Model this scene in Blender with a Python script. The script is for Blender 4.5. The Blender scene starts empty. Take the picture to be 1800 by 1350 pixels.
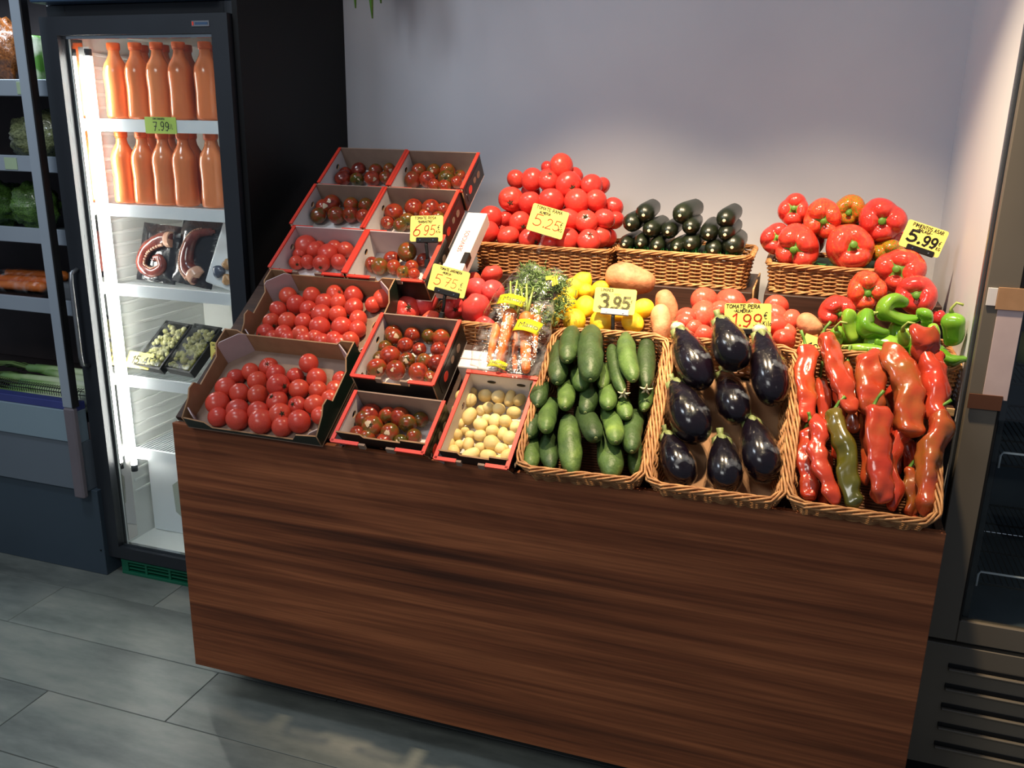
import bpy, bmesh, math, random
from mathutils import Vector, Matrix, Quaternion, noise

scene = bpy.context.scene
C = scene.collection
random.seed(7)
rnd = random.Random(11)

# ------------------------------------------------------------------ camera
CAM = Vector((1.5911, -1.8630, 1.6625))
_yaw, _pit, _rol, FPX = math.radians(18.2), math.radians(16.5), math.radians(1.08), 1540.0
_f = Vector((-math.sin(_yaw) * math.cos(_pit), math.cos(_yaw) * math.cos(_pit), -math.sin(_pit)))
_r0 = Vector((math.cos(_yaw), math.sin(_yaw), 0))
_u0 = _r0.cross(_f)
_r = _r0 * math.cos(_rol) + _u0 * math.sin(_rol)
_u = _u0 * math.cos(_rol) - _r0 * math.sin(_rol)
cd = bpy.data.cameras.new('camera')
cam = bpy.data.objects.new('camera', cd)
C.objects.link(cam)
cd.sensor_width = 36.0
cd.lens = FPX / 1800 * 36
cam.matrix_world = Matrix(((_r.x, _u.x, -_f.x, CAM.x), (_r.y, _u.y, -_f.y, CAM.y), (_r.z, _u.z, -_f.z, CAM.z), (0, 0, 0, 1)))
scene.camera = cam

# ------------------------------------------------------------------ light and exposure
scene.view_settings.view_transform = 'Standard'
scene.view_settings.look = 'None'
scene.view_settings.exposure = 0.0
scene.view_settings.gamma = 1.0
scene.view_settings.use_curve_mapping = False
w = bpy.data.worlds.new('world')
scene.world = w
w.use_nodes = True
w.node_tree.nodes['Background'].inputs[0].default_value = (0.70, 0.81, 1.0, 1)
w.node_tree.nodes['Background'].inputs[1].default_value = 0.20

def spot(name, loc, aim, energy, deg, blend, col, radius=.035):
    d = bpy.data.lights.new(name, 'SPOT')
    d.energy, d.spot_size, d.spot_blend, d.color, d.shadow_soft_size = energy, math.radians(deg), blend, col, radius
    o = bpy.data.objects.new(name, d)
    C.objects.link(o)
    o.location = loc
    o.rotation_euler = (Vector(aim) - Vector(loc)).to_track_quat('-Z', 'Y').to_euler()
    return o

def area(name, loc, aim, energy, sx, sy, col):
    d = bpy.data.lights.new(name, 'AREA')
    d.shape = 'RECTANGLE'
    d.energy, d.size, d.size_y, d.color = energy, sx, sy, col
    o = bpy.data.objects.new(name, d)
    C.objects.link(o)
    o.location = loc
    o.rotation_euler = (Vector(aim) - Vector(loc)).to_track_quat('-Z', 'Y').to_euler()
    return o

WARM = (1.0, .78, .51)
spot('ceiling_spot_lamp', (.90, .0, 2.75), (.98, .56, 1.1), 285, 60, .9, WARM)
spot('ceiling_spot_lamp', (1.52, .0, 2.75), (1.62, .54, 1.1), 265, 60, .9, WARM)
area('unseen_area_lamp', (-.55, -.70, 3.05), (.3, .6, 1.2), 16, .55, .30, (.80, .90, 1.0))
area('unseen_area_lamp', (.2, -2.6, 3.0), (.2, -.6, .4), 24, 1.2, .6, (.97, .98, .94))  # added fill light behind the camera, not a known shop fixture

# ------------------------------------------------------------------ helpers
def lin(c):
    return tuple(((v / 255) / 12.92 if v / 255 <= .04045 else ((v / 255 + .055) / 1.055) ** 2.4) for v in c)

def tag(o, label=None, cat=None, group=None, kind=None):
    if label: o['label'] = label
    if cat: o['category'] = cat
    if group: o['group'] = group
    if kind: o['kind'] = kind
    return o

def empty(name, loc=(0, 0, 0), mat=None):
    o = bpy.data.objects.new(name, None)
    o.empty_display_size = .05
    C.objects.link(o)
    if mat is not None: o.matrix_world = mat
    else: o.location = loc
    return o

def link(name, me, mats, parent=None, mat=None):
    if mats is not None and not len(me.materials):
        for m in (mats if isinstance(mats, (list, tuple)) else [mats]): me.materials.append(m)
    o = bpy.data.objects.new(name, me)
    C.objects.link(o)
    if parent is not None: o.parent = parent
    if mat is not None: o.matrix_local = mat
    return o

def clone(o, parent=None):
    c = o.copy()
    C.objects.link(c)
    c.parent = parent
    for ch in list(o.children): clone(ch, c)
    return c

def new_mesh(name, verts, faces, smooth=True, fm=None):
    me = bpy.data.meshes.new(name)
    me.from_pydata([tuple(v) for v in verts], [], faces)
    if smooth: me.polygons.foreach_set('use_smooth', [True] * len(me.polygons))
    if fm: me.polygons.foreach_set('material_index', fm)
    me.update()
    return me

class MB:
    """collects geometry, becomes one mesh"""
    def __init__(s): s.v, s.f, s.m = [], [], []
    def add(s, v, f, m=0, M=None):
        b = len(s.v)
        s.v += [(M @ Vector(p)) if M else Vector(p) for p in v]
        s.f += [tuple(i + b for i in q) for q in f]
        s.m += [m] * len(f)
        return s
    def box(s, x0, x1, y0, y1, z0, z1, m=0, M=None):
        v = [(x, y, z) for z in (z0, z1) for y in (y0, y1) for x in (x0, x1)]
        f = [(0, 2, 3, 1), (4, 5, 7, 6), (0, 1, 5, 4), (2, 6, 7, 3), (0, 4, 6, 2), (1, 3, 7, 5)]
        return s.add(v, f, m, M)
    def tube(s, pts, r, seg=6, m=0, cap=True, closed=False):
        v, f = tube_geo(pts, r, seg, cap, closed)
        return s.add(v, f, m)
    def build(s, name, mats, parent=None, smooth=False, mat=None):
        return link(name, new_mesh(name, s.v, s.f, smooth, s.m), mats, parent, mat)

def bevel_box(name, x0, x1, y0, y1, z0, z1, mats, parent=None, bev=.003, seg=2, mat=None):
    bm = bmesh.new()
    bmesh.ops.create_cube(bm, size=1)
    for v in bm.verts:
        v.co = Vector(((x0 + x1) / 2 + v.co.x * (x1 - x0), (y0 + y1) / 2 + v.co.y * (y1 - y0), (z0 + z1) / 2 + v.co.z * (z1 - z0)))
    if bev: bmesh.ops.bevel(bm, geom=bm.edges[:], offset=bev, segments=seg, affect='EDGES', profile=.5)
    me = bpy.data.meshes.new(name)
    bm.to_mesh(me)
    bm.free()
    return link(name, me, mats, parent, mat)

def frames(pts, closed=False):
    n = len(pts)
    T = []
    for i in range(n):
        a = pts[(i - 1) % n] if (closed or i > 0) else pts[0]
        b = pts[(i + 1) % n] if (closed or i < n - 1) else pts[-1]
        t = Vector(b) - Vector(a)
        T.append(t.normalized() if t.length > 1e-9 else Vector((0, 0, 1)))
    ref = Vector((0, 0, 1)) if abs(T[0].z) < .9 else Vector((1, 0, 0))
    n0 = (ref - T[0] * ref.dot(T[0])).normalized()
    N = [n0]
    for i in range(1, n):
        q = T[i - 1].rotation_difference(T[i])
        v = q @ N[-1]
        N.append((v - T[i] * v.dot(T[i])).normalized())
    return T, N

def tube_geo(pts, r, seg=6, cap=True, closed=False):
    pts = [Vector(p) for p in pts]
    T, N = frames(pts, closed)
    v, f = [], []
    n = len(pts)
    for i in range(n):
        B = T[i].cross(N[i])
        ri = r[i] if isinstance(r, (list, tuple)) else r
        for k in range(seg):
            a = 2 * math.pi * k / seg
            v.append(pts[i] + (N[i] * math.cos(a) + B * math.sin(a)) * ri)
    for i in range(n if closed else n - 1):
        j = (i + 1) % n
        for k in range(seg):
            l = (k + 1) % seg
            f.append((i * seg + k, i * seg + l, j * seg + l, j * seg + k))
    if cap and not closed:
        f.append(tuple(range(seg - 1, -1, -1)))
        f.append(tuple((n - 1) * seg + k for k in range(seg)))
    return v, f

def spline(pts, m):
    pts = [Vector(p) for p in pts]
    if len(pts) == 2: return [pts[0].lerp(pts[1], i / (m - 1)) for i in range(m)]
    out = []
    n = len(pts)
    for i in range(m):
        u = i / (m - 1) * (n - 1)
        k = min(int(u), n - 2)
        t = u - k
        p1, p2 = pts[k], pts[k + 1]
        p0 = pts[k - 1] if k > 0 else p1 * 2 - p2
        p3 = pts[k + 2] if k + 2 < n else p2 * 2 - p1
        out.append(.5 * ((2 * p1) + (p2 - p0) * t + (2 * p0 - 5 * p1 + 4 * p2 - p3) * t * t + (3 * p1 - p0 - 3 * p2 + p3) * t ** 3))
    return out

def sweep_mesh(name, pts, prof, seg=16, m=22, lobes=0, amp=0., bump=0., bscale=30., seed=0, flat=1., phase=0., wob=0.):
    """organic body along pts; prof(t)->radius; vertices relative to the path's middle; attribute t runs 0..1"""
    P = spline(pts, m)
    # ease samples towards the ends so the caps are round
    us = [.5 - .5 * math.cos(math.pi * i / (m - 1)) for i in range(m)]
    Q = []
    for u in us:
        x = u * (m - 1)
        k = min(int(x), m - 2)
        Q.append(P[k].lerp(P[k + 1], x - k))
    mid = P[m // 2]
    T, N = frames(Q)
    v, f, tt = [], [], []
    for i in range(m):
        B = T[i].cross(N[i])
        r = max(prof(us[i]), 1e-4)
        for k in range(seg):
            a = 2 * math.pi * k / seg
            rr = r * (1 + amp * math.cos(lobes * a + phase + wob * us[i])) if lobes else r
            p = Q[i] + (N[i] * math.cos(a) * flat + B * math.sin(a)) * rr
            if bump:
                d = noise.noise(p * bscale + Vector((seed * 3.1, seed, 0)))
                p += (N[i] * math.cos(a) + B * math.sin(a)) * d * bump * min(1, r / .008)
            v.append(p - mid)
            tt.append(us[i])
    for i in range(m - 1):
        for k in range(seg):
            l = (k + 1) % seg
            f.append((i * seg + k, i * seg + l, (i + 1) * seg + l, (i + 1) * seg + k))
    f.append(tuple(range(seg - 1, -1, -1)))
    f.append(tuple((m - 1) * seg + k for k in range(seg)))
    me = new_mesh(name, v, f)
    at = me.attributes.new('t', 'FLOAT', 'POINT')
    at.data.foreach_set('value', tt)
    return me, mid, T, P

def plate(name, outline, holes, th, mats, parent=None, mat=None, side=None):
    """flat sheet with real holes: outline and holes are 2D loops, thickness th along +z"""
    cu = bpy.data.curves.new(name, 'CURVE')
    cu.dimensions = '2D'
    cu.fill_mode = 'BOTH'
    cu.extrude = th / 2
    for L in [outline] + list(holes):
        sp = cu.splines.new('POLY')
        sp.points.add(len(L) - 1)
        for i, p in enumerate(L): sp.points[i].co = (p[0], p[1], 0, 1)
        sp.use_cyclic_u = True
    tmp = bpy.data.objects.new('tmp', cu)
    C.objects.link(tmp)
    dg = bpy.context.evaluated_depsgraph_get()
    dg.update()
    me = bpy.data.meshes.new_from_object(tmp.evaluated_get(dg))
    bpy.data.objects.remove(tmp)
    bpy.data.curves.remove(cu)
    me.name = name
    me.materials.clear()
    for v in me.vertices: v.co.z += th / 2
    if side:  # material index by face normal: side = (index for +z, index for -z, index for edges)
        for p in me.polygons:
            p.material_index = side[0] if p.normal.z > .5 else side[1] if p.normal.z < -.5 else side[2]
    return link(name, me, mats, parent, mat)

def ellipse(cx, cy, a, b, n=16, cw=False):
    L = [(cx + a * math.cos(2 * math.pi * i / n), cy + b * math.sin(2 * math.pi * i / n)) for i in range(n)]
    return L[::-1] if cw else L

def rrect(x0, x1, y0, y1, r, n=5):
    L = []
    for cx, cy, a0 in ((x1 - r, y0 + r, -90), (x1 - r, y1 - r, 0), (x0 + r, y1 - r, 90), (x0 + r, y0 + r, 180)):
        for i in range(n + 1):
            a = math.radians(a0 + 90 * i / n)
            L.append((cx + r * math.cos(a), cy + r * math.sin(a)))
    return L

# ------------------------------------------------------------------ materials
def nodes(name):
    m = bpy.data.materials.new(name)
    m.use_nodes = True
    nt = m.node_tree
    b = nt.nodes['Principled BSDF']
    return m, nt, b

def N_(nt, t, **kw):
    n = nt.nodes.new(t)
    for k, v in kw.items():
        if k.startswith('_'): setattr(n, k[1:], v)
        else: n.inputs[k.replace('__', ' ')].default_value = v
    return n

def ramp(nt, fac, stops):
    r = nt.nodes.new('ShaderNodeValToRGB')
    e = r.color_ramp.elements
    while len(e) < len(stops): e.new(.5)
    for i, (p, c) in enumerate(stops):
        e[i].position = p
        e[i].color = (*c, 1)
    nt.links.new(fac, r.inputs[0])
    return r.outputs[0]

def mat(name, c, c2=None, rough=.5, metal=0., scale=8., stretch=(1, 1, 1), bump=0., bscale=60., coat=0., spec=.5, sub=0., detail=4., contrast=.25, emit=0.):
    m, nt, b = nodes(name)
    c = lin(c)
    c2 = lin(c2) if c2 else tuple(v * .86 for v in c)
    tc = N_(nt, 'ShaderNodeTexCoord')
    mp = N_(nt, 'ShaderNodeMapping')
    mp.inputs['Scale'].default_value = stretch
    nt.links.new(tc.outputs['Object'], mp.inputs[0])
    nz = N_(nt, 'ShaderNodeTexNoise', Scale=scale, Detail=detail)
    nt.links.new(mp.outputs[0], nz.inputs['Vector'])
    nt.links.new(ramp(nt, nz.outputs[0], [(.5 - contrast, c2), (.5 + contrast, c)]), b.inputs['Base Color'])
    b.inputs['Roughness'].default_value = rough
    b.inputs['Metallic'].default_value = metal
    b.inputs['Specular IOR Level'].default_value = spec
    b.inputs['Coat Weight'].default_value = coat
    b.inputs['Coat Roughness'].default_value = .08
    if sub:
        b.inputs['Subsurface Weight'].default_value = sub
        b.inputs['Subsurface Scale'].default_value = .01
    if bump:
        n2 = N_(nt, 'ShaderNodeTexNoise', Scale=bscale, Detail=3)
        nt.links.new(mp.outputs[0], n2.inputs['Vector'])
        bp = N_(nt, 'ShaderNodeBump', Strength=bump, Distance=.002)
        nt.links.new(n2.outputs[0], bp.inputs['Height'])
        nt.links.new(bp.outputs[0], b.inputs['Normal'])
    if emit:
        b.inputs['Emission Color'].default_value = (*c, 1)
        b.inputs['Emission Strength'].default_value = emit
    return m

def fruit(name, stops, rough=.3, axis=None, nscale=14., namp=.5, ramp_rand=.25, amp_axis=0., coat=0., bump=0., bscale=120., attr=None, spec=.5, bstretch=(1, 1, 1), val=.12):
    """skin whose hue shifts with noise, a random value per object, and along an axis (object z or attribute t)"""
    m, nt, b = nodes(name)
    tc = N_(nt, 'ShaderNodeTexCoord')
    oi = N_(nt, 'ShaderNodeObjectInfo')
    add = N_(nt, 'ShaderNodeVectorMath', _operation='ADD')
    mulr = N_(nt, 'ShaderNodeMath', _operation='MULTIPLY')
    mulr.inputs[1].default_value = 37.
    nt.links.new(oi.outputs['Random'], mulr.inputs[0])
    nt.links.new(tc.outputs['Object'], add.inputs[0])
    nt.links.new(mulr.outputs[0], add.inputs[1])
    nz = N_(nt, 'ShaderNodeTexNoise', Scale=nscale, Detail=3)
    nt.links.new(add.outputs[0], nz.inputs['Vector'])
    def ma(op, a, bb):
        n = N_(nt, 'ShaderNodeMath', _operation=op)
        for i, q in enumerate((a, bb)):
            if hasattr(q, 'links'): nt.links.new(q, n.inputs[i])
            else: n.inputs[i].default_value = q
        return n.outputs[0]
    fac = ma('ADD', ma('MULTIPLY', ma('SUBTRACT', nz.outputs[0], .5), namp * 2), ma('MULTIPLY', ma('SUBTRACT', oi.outputs['Random'], .5), ramp_rand * 2))
    fac = ma('ADD', fac, .5)
    if attr:
        at = N_(nt, 'ShaderNodeAttribute', _attribute_name=attr)
        fac = ma('ADD', fac, ma('MULTIPLY', ma('SUBTRACT', at.outputs['Fac'], .5), amp_axis * 2))
    elif amp_axis:
        sx = N_(nt, 'ShaderNodeSeparateXYZ')
        nt.links.new(tc.outputs['Object'], sx.inputs[0])
        fac = ma('ADD', fac, ma('MULTIPLY', sx.outputs[2], amp_axis))
    col = ramp(nt, fac, [(p, lin(c)) for p, c in stops])
    if val:
        hs = N_(nt, 'ShaderNodeHueSaturation')
        r7 = ma('FRACT', ma('MULTIPLY', oi.outputs['Random'], 7.13), 0.)
        nt.links.new(ma('ADD', ma('MULTIPLY', r7, val * 2), 1 - val), hs.inputs['Value'])
        nt.links.new(col, hs.inputs['Color'])
        col = hs.outputs[0]
    nt.links.new(col, b.inputs['Base Color'])
    b.inputs['Roughness'].default_value = rough
    b.inputs['Coat Weight'].default_value = coat
    b.inputs['Coat Roughness'].default_value = .06
    b.inputs['Specular IOR Level'].default_value = spec
    if bump:
        mp = N_(nt, 'ShaderNodeMapping')
        mp.inputs['Scale'].default_value = bstretch
        nt.links.new(add.outputs[0], mp.inputs[0])
        n2 = N_(nt, 'ShaderNodeTexNoise', Scale=bscale, Detail=2)
        nt.links.new(mp.outputs[0], n2.inputs['Vector'])
        bp = N_(nt, 'ShaderNodeBump', Strength=bump, Distance=.002)
        nt.links.new(n2.outputs[0], bp.inputs['Height'])
        nt.links.new(bp.outputs[0], b.inputs['Normal'])
    return m

def film(name, tint=(1, 1, 1), ior=1.45, rough=.08, haze=0., bump=0., bscale=60., scol=(1, 1, 1), hmin=.45, hscale=22.):
    """thin clear sheet: passes light straight through, reflects by Fresnel, optional patchy diffuse haze, used for painted sheen"""
    m = bpy.data.materials.new(name)
    m.use_nodes = True
    nt = m.node_tree
    nt.nodes.clear()
    out = N_(nt, 'ShaderNodeOutputMaterial')
    tr = N_(nt, 'ShaderNodeBsdfTransparent')
    tr.inputs[0].default_value = (*tint, 1)
    gl = N_(nt, 'ShaderNodeBsdfGlossy', Roughness=rough)
    fr = N_(nt, 'ShaderNodeFresnel', IOR=ior)
    # a thin sheet reflects alike from both sides
    ge = N_(nt, 'ShaderNodeNewGeometry')
    io = N_(nt, 'ShaderNodeMapRange')
    io.inputs['To Min'].default_value = ior
    io.inputs['To Max'].default_value = 1 / ior
    nt.links.new(ge.outputs['Backfacing'], io.inputs[0])
    nt.links.new(io.outputs[0], fr.inputs['IOR'])
    mx = N_(nt, 'ShaderNodeMixShader')
    nt.links.new(fr.outputs[0], mx.inputs[0])
    nt.links.new(tr.outputs[0], mx.inputs[1])
    nt.links.new(gl.outputs[0], mx.inputs[2])
    last = mx.outputs[0]
    if haze:
        df = N_(nt, 'ShaderNodeBsdfDiffuse')
        df.inputs[0].default_value = (*scol, 1)
        m2 = N_(nt, 'ShaderNodeMixShader')
        tc = N_(nt, 'ShaderNodeTexCoord')
        nz = N_(nt, 'ShaderNodeTexNoise', Scale=hscale, Detail=6)
        nt.links.new(tc.outputs['Object'], nz.inputs['Vector'])
        mr = N_(nt, 'ShaderNodeMapRange')
        mr.inputs['From Min'].default_value = hmin
        mr.inputs['From Max'].default_value = .75
        mr.inputs['To Max'].default_value = haze
        nt.links.new(nz.outputs[0], mr.inputs[0])
        nt.links.new(mr.outputs[0], m2.inputs[0])
        nt.links.new(last, m2.inputs[1])
        nt.links.new(df.outputs[0], m2.inputs[2])
        last = m2.outputs[0]
    if bump:
        tc = N_(nt, 'ShaderNodeTexCoord')
        n2 = N_(nt, 'ShaderNodeTexNoise', Scale=bscale, Detail=3)
        nt.links.new(tc.outputs['Object'], n2.inputs['Vector'])
        bp = N_(nt, 'ShaderNodeBump', Strength=bump, Distance=.004)
        nt.links.new(n2.outputs[0], bp.inputs['Height'])
        for q in (gl, fr): nt.links.new(bp.outputs[0], q.inputs['Normal'])
    nt.links.new(last, out.inputs[0])
    return m

def emitter(name, col, strength):
    m = bpy.data.materials.new(name)
    m.use_nodes = True
    nt = m.node_tree
    nt.nodes.clear()
    e = N_(nt, 'ShaderNodeEmission', Strength=strength)
    e.inputs[0].default_value = (*col, 1)
    o = N_(nt, 'ShaderNodeOutputMaterial')
    nt.links.new(e.outputs[0], o.inputs[0])
    return m

def wood(name, c1, c2, c3, sx, rough=.4, axis=0):
    m, nt, b = nodes(name)
    tc = N_(nt, 'ShaderNodeTexCoord')
    mp = N_(nt, 'ShaderNodeMapping')
    st = [24., 24., 24.]
    st[axis] = sx
    mp.inputs['Scale'].default_value = st
    nt.links.new(tc.outputs['Object'], mp.inputs[0])
    nz = N_(nt, 'ShaderNodeTexNoise', Scale=1.1, Detail=6, Distortion=.35)
    nt.links.new(mp.outputs[0], nz.inputs['Vector'])
    base = ramp(nt, nz.outputs[0], [(.28, lin(c3)), (.45, lin(c2)), (.62, lin(c1))])
    mp2 = N_(nt, 'ShaderNodeMapping')
    s2 = [160., 160., 160.]
    s2[axis] = 4.
    mp2.inputs['Scale'].default_value = s2
    nt.links.new(tc.outputs['Object'], mp2.inputs[0])
    n2 = N_(nt, 'ShaderNodeTexNoise', Scale=1., Detail=3)
    nt.links.new(mp2.outputs[0], n2.inputs['Vector'])
    fine = ramp(nt, n2.outputs[0], [(.35, (.72, .72, .72)), (.65, (1.08, 1.08, 1.08))])
    mx = N_(nt, 'ShaderNodeMix', _data_type='RGBA', _blend_type='MULTIPLY')
    mx.inputs[0].default_value = 1.
    nt.links.new(base, mx.inputs[6])
    nt.links.new(fine, mx.inputs[7])
    nt.links.new(mx.outputs[2], b.inputs['Base Color'])
    b.inputs['Roughness'].default_value = rough
    b.inputs['Specular IOR Level'].default_value = .3
    return m

M = {}
M['wall'] = mat('wall_paint', (208, 208, 214), (198, 198, 206), rough=.85, scale=2.5, bump=.05, bscale=90)
M['white_wall'] = mat('partition_paint', (222, 222, 226), (212, 212, 218), rough=.6, scale=2.)
M['black_panel'] = mat('black_panel', (15, 15, 17), (11, 11, 12), rough=.55, scale=5, spec=.25)
M['fridge_black'] = mat('fridge_black', (40, 44, 50), (34, 37, 42), rough=.42, scale=4)
M['header'] = mat('header_panel', (62, 84, 112), (52, 74, 100), rough=.3, scale=2)  # blue base colour paints in a bluish reflection; also colours the badge print
M['liner'] = mat('fridge_liner', (232, 234, 230), (224, 226, 222), rough=.45, scale=4)
M['shelf_white'] = mat('shelf_white', (236, 240, 242), (226, 231, 234), rough=.35)
M['chrome'] = mat('chrome', (215, 216, 218), rough=.12, metal=1.)
M['mirror'] = mat('polished_jamb', (205, 200, 196), rough=.06, metal=1.)
M['steel'] = mat('brushed_steel', (150, 152, 156), rough=.35, metal=.8, stretch=(1, 1, 30))
M['case_dark'] = mat('case_dark', (62, 76, 88), (56, 69, 80), rough=.5, scale=3)
M['case_mid'] = mat('case_mid', (108, 118, 128), (101, 111, 121), rough=.5, scale=3)
M['case_light'] = mat('case_light', (140, 160, 170), (132, 152, 163), rough=.45, scale=3)
M['case_post'] = mat('case_post', (158, 168, 178), (148, 158, 170), rough=.4, scale=4)
M['post_brown'] = mat('post_end', (120, 112, 118), (110, 102, 108), rough=.5)
M['bumper'] = mat('blue_bumper', (66, 74, 140), (58, 66, 128), rough=.4)
M['black_plastic'] = mat('black_plastic', (22, 22, 24), (17, 17, 19), rough=.5, spec=.3)
M['dark_wire'] = mat('dark_wire', (48, 48, 50), rough=.4, metal=.4)
M['case_back'] = mat('case_back', (70, 60, 60), (56, 48, 50), rough=.7)
M['counter_wood'] = wood('walnut_veneer', (160, 94, 58), (128, 71, 43), (74, 40, 25), .6, rough=.62)
M['dark_wood'] = wood('dark_step_wood', (74, 48, 36), (60, 38, 30), (42, 26, 20), 1.3, rough=.5)
M['pale_wood'] = wood('raw_wood_edge', (196, 160, 116), (182, 144, 100), (160, 122, 82), 2., rough=.6)
M['kraft'] = mat('kraft_card', (176, 134, 98), (160, 120, 86), rough=.8, scale=30)
M['kraft_dark'] = mat('kraft_card_grey', (150, 124, 108), (136, 112, 98), rough=.8, scale=30)
M['card_white'] = mat('white_card', (226, 220, 218), (214, 208, 207), rough=.7, scale=12)
M['card_lilac'] = mat('pale_card', (200, 178, 176), (188, 166, 166), rough=.75, scale=20)
M['card_red'] = mat('red_print', (228, 66, 48), (214, 58, 42), rough=.45, scale=20)
M['card_black'] = mat('black_print', (30, 26, 26), (24, 21, 21), rough=.4, scale=20)
M['card_green'] = mat('dark_green_print', (26, 44, 34), (20, 34, 28), rough=.45, scale=20)
M['wicker'] = mat('wicker', (200, 146, 92), (144, 90, 48), rough=.55, scale=45, contrast=.2)
M['wicker_dark'] = mat('wicker_floor', (120, 78, 46), (92, 58, 34), rough=.7, scale=30)
M['grass_green'] = mat('green_mat', (28, 120, 52), (16, 84, 36), rough=.6, scale=60)
M['sign_yellow'] = mat('yellow_card', (250, 230, 122), (246, 225, 110), rough=.55, scale=6)
M['sign_green'] = mat('green_card', (186, 214, 96), (176, 206, 86), rough=.55, scale=6)
M['ink'] = mat('black_ink', (24, 22, 18), rough=.6)
M['ink_red'] = mat('red_ink', (196, 48, 24), rough=.6)
M['ink_grey'] = mat('faded_ink', (120, 116, 74), rough=.6)
M['ink_brown'] = mat('faint_red_ink', (204, 96, 46), rough=.6)
M['silver'] = mat('silver_plastic', (188, 190, 196), (170, 172, 178), rough=.3, scale=20)
M['clear_plastic'] = film('clear_plastic', (.96, .97, .98), rough=.1, haze=.06)
M['glass'] = film('door_glass', (.93, .95, .95), rough=.02)
M['wrap'] = film('cling_film', (.98, .98, .98), ior=1.28, rough=.07, haze=.42, bump=1.8, bscale=60, scol=(.55, .62, .74), hmin=.60, hscale=16.)  # bluish haze patches paint in the reflections of crinkled film
M['bag'] = film('clear_bag', (.97, .97, .97), rough=.10, haze=.16, bump=1.2, bscale=45, hmin=.5, hscale=30.)  # pale haze paints the plastic's sheen into the bag
M['tube'] = emitter('led_tube', (1.0, .97, .90), 46.)

M['tomato'] = fruit('tomato_skin', [(.0, (222, 92, 54)), (.35, (210, 72, 54)), (1., (190, 52, 44))], rough=.28, nscale=9, namp=.35, ramp_rand=.25, val=.1)
M['rama'] = fruit('vine_tomato_skin', [(.0, (224, 88, 62)), (.4, (216, 66, 56)), (1., (204, 52, 50))], rough=.25, nscale=7, namp=.35, ramp_rand=.2, val=.06)
M['beef'] = fruit('beef_tomato_skin', [(.0, (224, 104, 74)), (.4, (214, 70, 60)), (1., (212, 80, 88))], rough=.26, nscale=7, namp=.4, ramp_rand=.4, val=.05)
M['pera'] = fruit('plum_tomato_skin', [(.0, (226, 108, 80)), (.5, (216, 80, 62)), (1., (204, 62, 52))], rough=.24, nscale=7, namp=.35, ramp_rand=.2, val=.06)
M['tiger'] = fruit('dark_tomato_skin', [(.0, (74, 70, 20)), (.28, (104, 70, 26)), (.5, (134, 58, 28)), (.75, (152, 50, 30)), (1., (104, 36, 26))], rough=.2, nscale=1.6, namp=.8, ramp_rand=.35, amp_axis=-.22, val=.22)
M['potato'] = fruit('potato_skin', [(.0, (206, 176, 108)), (.5, (226, 200, 136)), (1., (236, 214, 156))], rough=.55, nscale=25, namp=.5, bump=.25, bscale=160, val=.08)
M['cucumber'] = fruit('cucumber_skin', [(.0, (36, 52, 24)), (.5, (56, 80, 40)), (.85, (88, 116, 54)), (1., (124, 150, 70))], rough=.5, nscale=22, namp=.35, ramp_rand=.25, attr='t', amp_axis=.18, bump=.9, bscale=90, val=.15)
M['zucchini'] = fruit('zucchini_skin', [(.0, (16, 20, 12)), (.6, (26, 32, 19)), (1., (40, 48, 30))], rough=.32, nscale=60, namp=.4, ramp_rand=.2, val=.1)
M['eggplant'] = fruit('eggplant_skin', [(.0, (9, 6, 11)), (.6, (16, 9, 18)), (1., (30, 14, 26))], rough=.16, nscale=8, namp=.3, ramp_rand=.2, coat=.0, val=.05, spec=.45)
M['longpepper'] = fruit('long_pepper_skin', [(.0, (126, 92, 30)), (.25, (150, 78, 36)), (.52, (172, 62, 36)), (1., (180, 46, 34))], rough=.2, nscale=14, namp=.6, ramp_rand=.2, bump=.5, bscale=45, coat=.4, val=.1)
M['olivepepper'] = fruit('olive_pepper_skin', [(.0, (44, 52, 12)), (.4, (84, 82, 22)), (.8, (116, 96, 34)), (1., (120, 56, 24))], rough=.2, nscale=14, namp=.4, ramp_rand=.0, coat=.4, attr='t', amp_axis=-.2)
M['bell'] = fruit('bell_pepper_skin', [(.0, (222, 100, 50)), (.3, (210, 64, 50)), (.7, (190, 48, 48)), (1., (152, 36, 42))], rough=.16, nscale=9, namp=.35, ramp_rand=.4, coat=.4, val=.06)
M['bellmix'] = fruit('turning_pepper_skin', [(.0, (84, 116, 26)), (.42, (140, 124, 34)), (.6, (204, 88, 36)), (1., (206, 58, 34))], rough=.16, nscale=14, namp=.9, ramp_rand=.1, coat=.4, val=.05)
M['greenpepper'] = fruit('green_pepper_skin', [(.0, (70, 118, 24)), (.5, (100, 154, 38)), (1., (148, 184, 64))], rough=.2, nscale=12, namp=.45, ramp_rand=.4, coat=.35, val=.12)
M['lemon'] = fruit('lemon_skin', [(.0, (232, 176, 30)), (.5, (244, 204, 44)), (1., (250, 220, 70))], rough=.4, nscale=10, namp=.3, bump=.35, bscale=260, val=.04)
M['sweetpotato'] = fruit('sweet_potato_skin', [(.0, (136, 80, 54)), (.3, (180, 116, 80)), (1., (206, 150, 110))], rough=.65, nscale=40, namp=.9, bump=.9, bscale=70, val=.06)
M['carrot'] = fruit('carrot_skin', [(.0, (204, 96, 36)), (.5, (226, 120, 46)), (1., (236, 140, 66))], rough=.45, nscale=26, namp=.4, bump=.5, bscale=90, val=.06)
M['stem'] = mat('green_stem', (98, 142, 44), (70, 108, 32), rough=.5, scale=60)
M['stem_pale'] = mat('pale_stem', (168, 182, 96), (134, 156, 70), rough=.5, scale=60)
M['stem_dark'] = mat('dried_calyx', (58, 62, 30), (44, 46, 24), rough=.7, scale=60)
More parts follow.
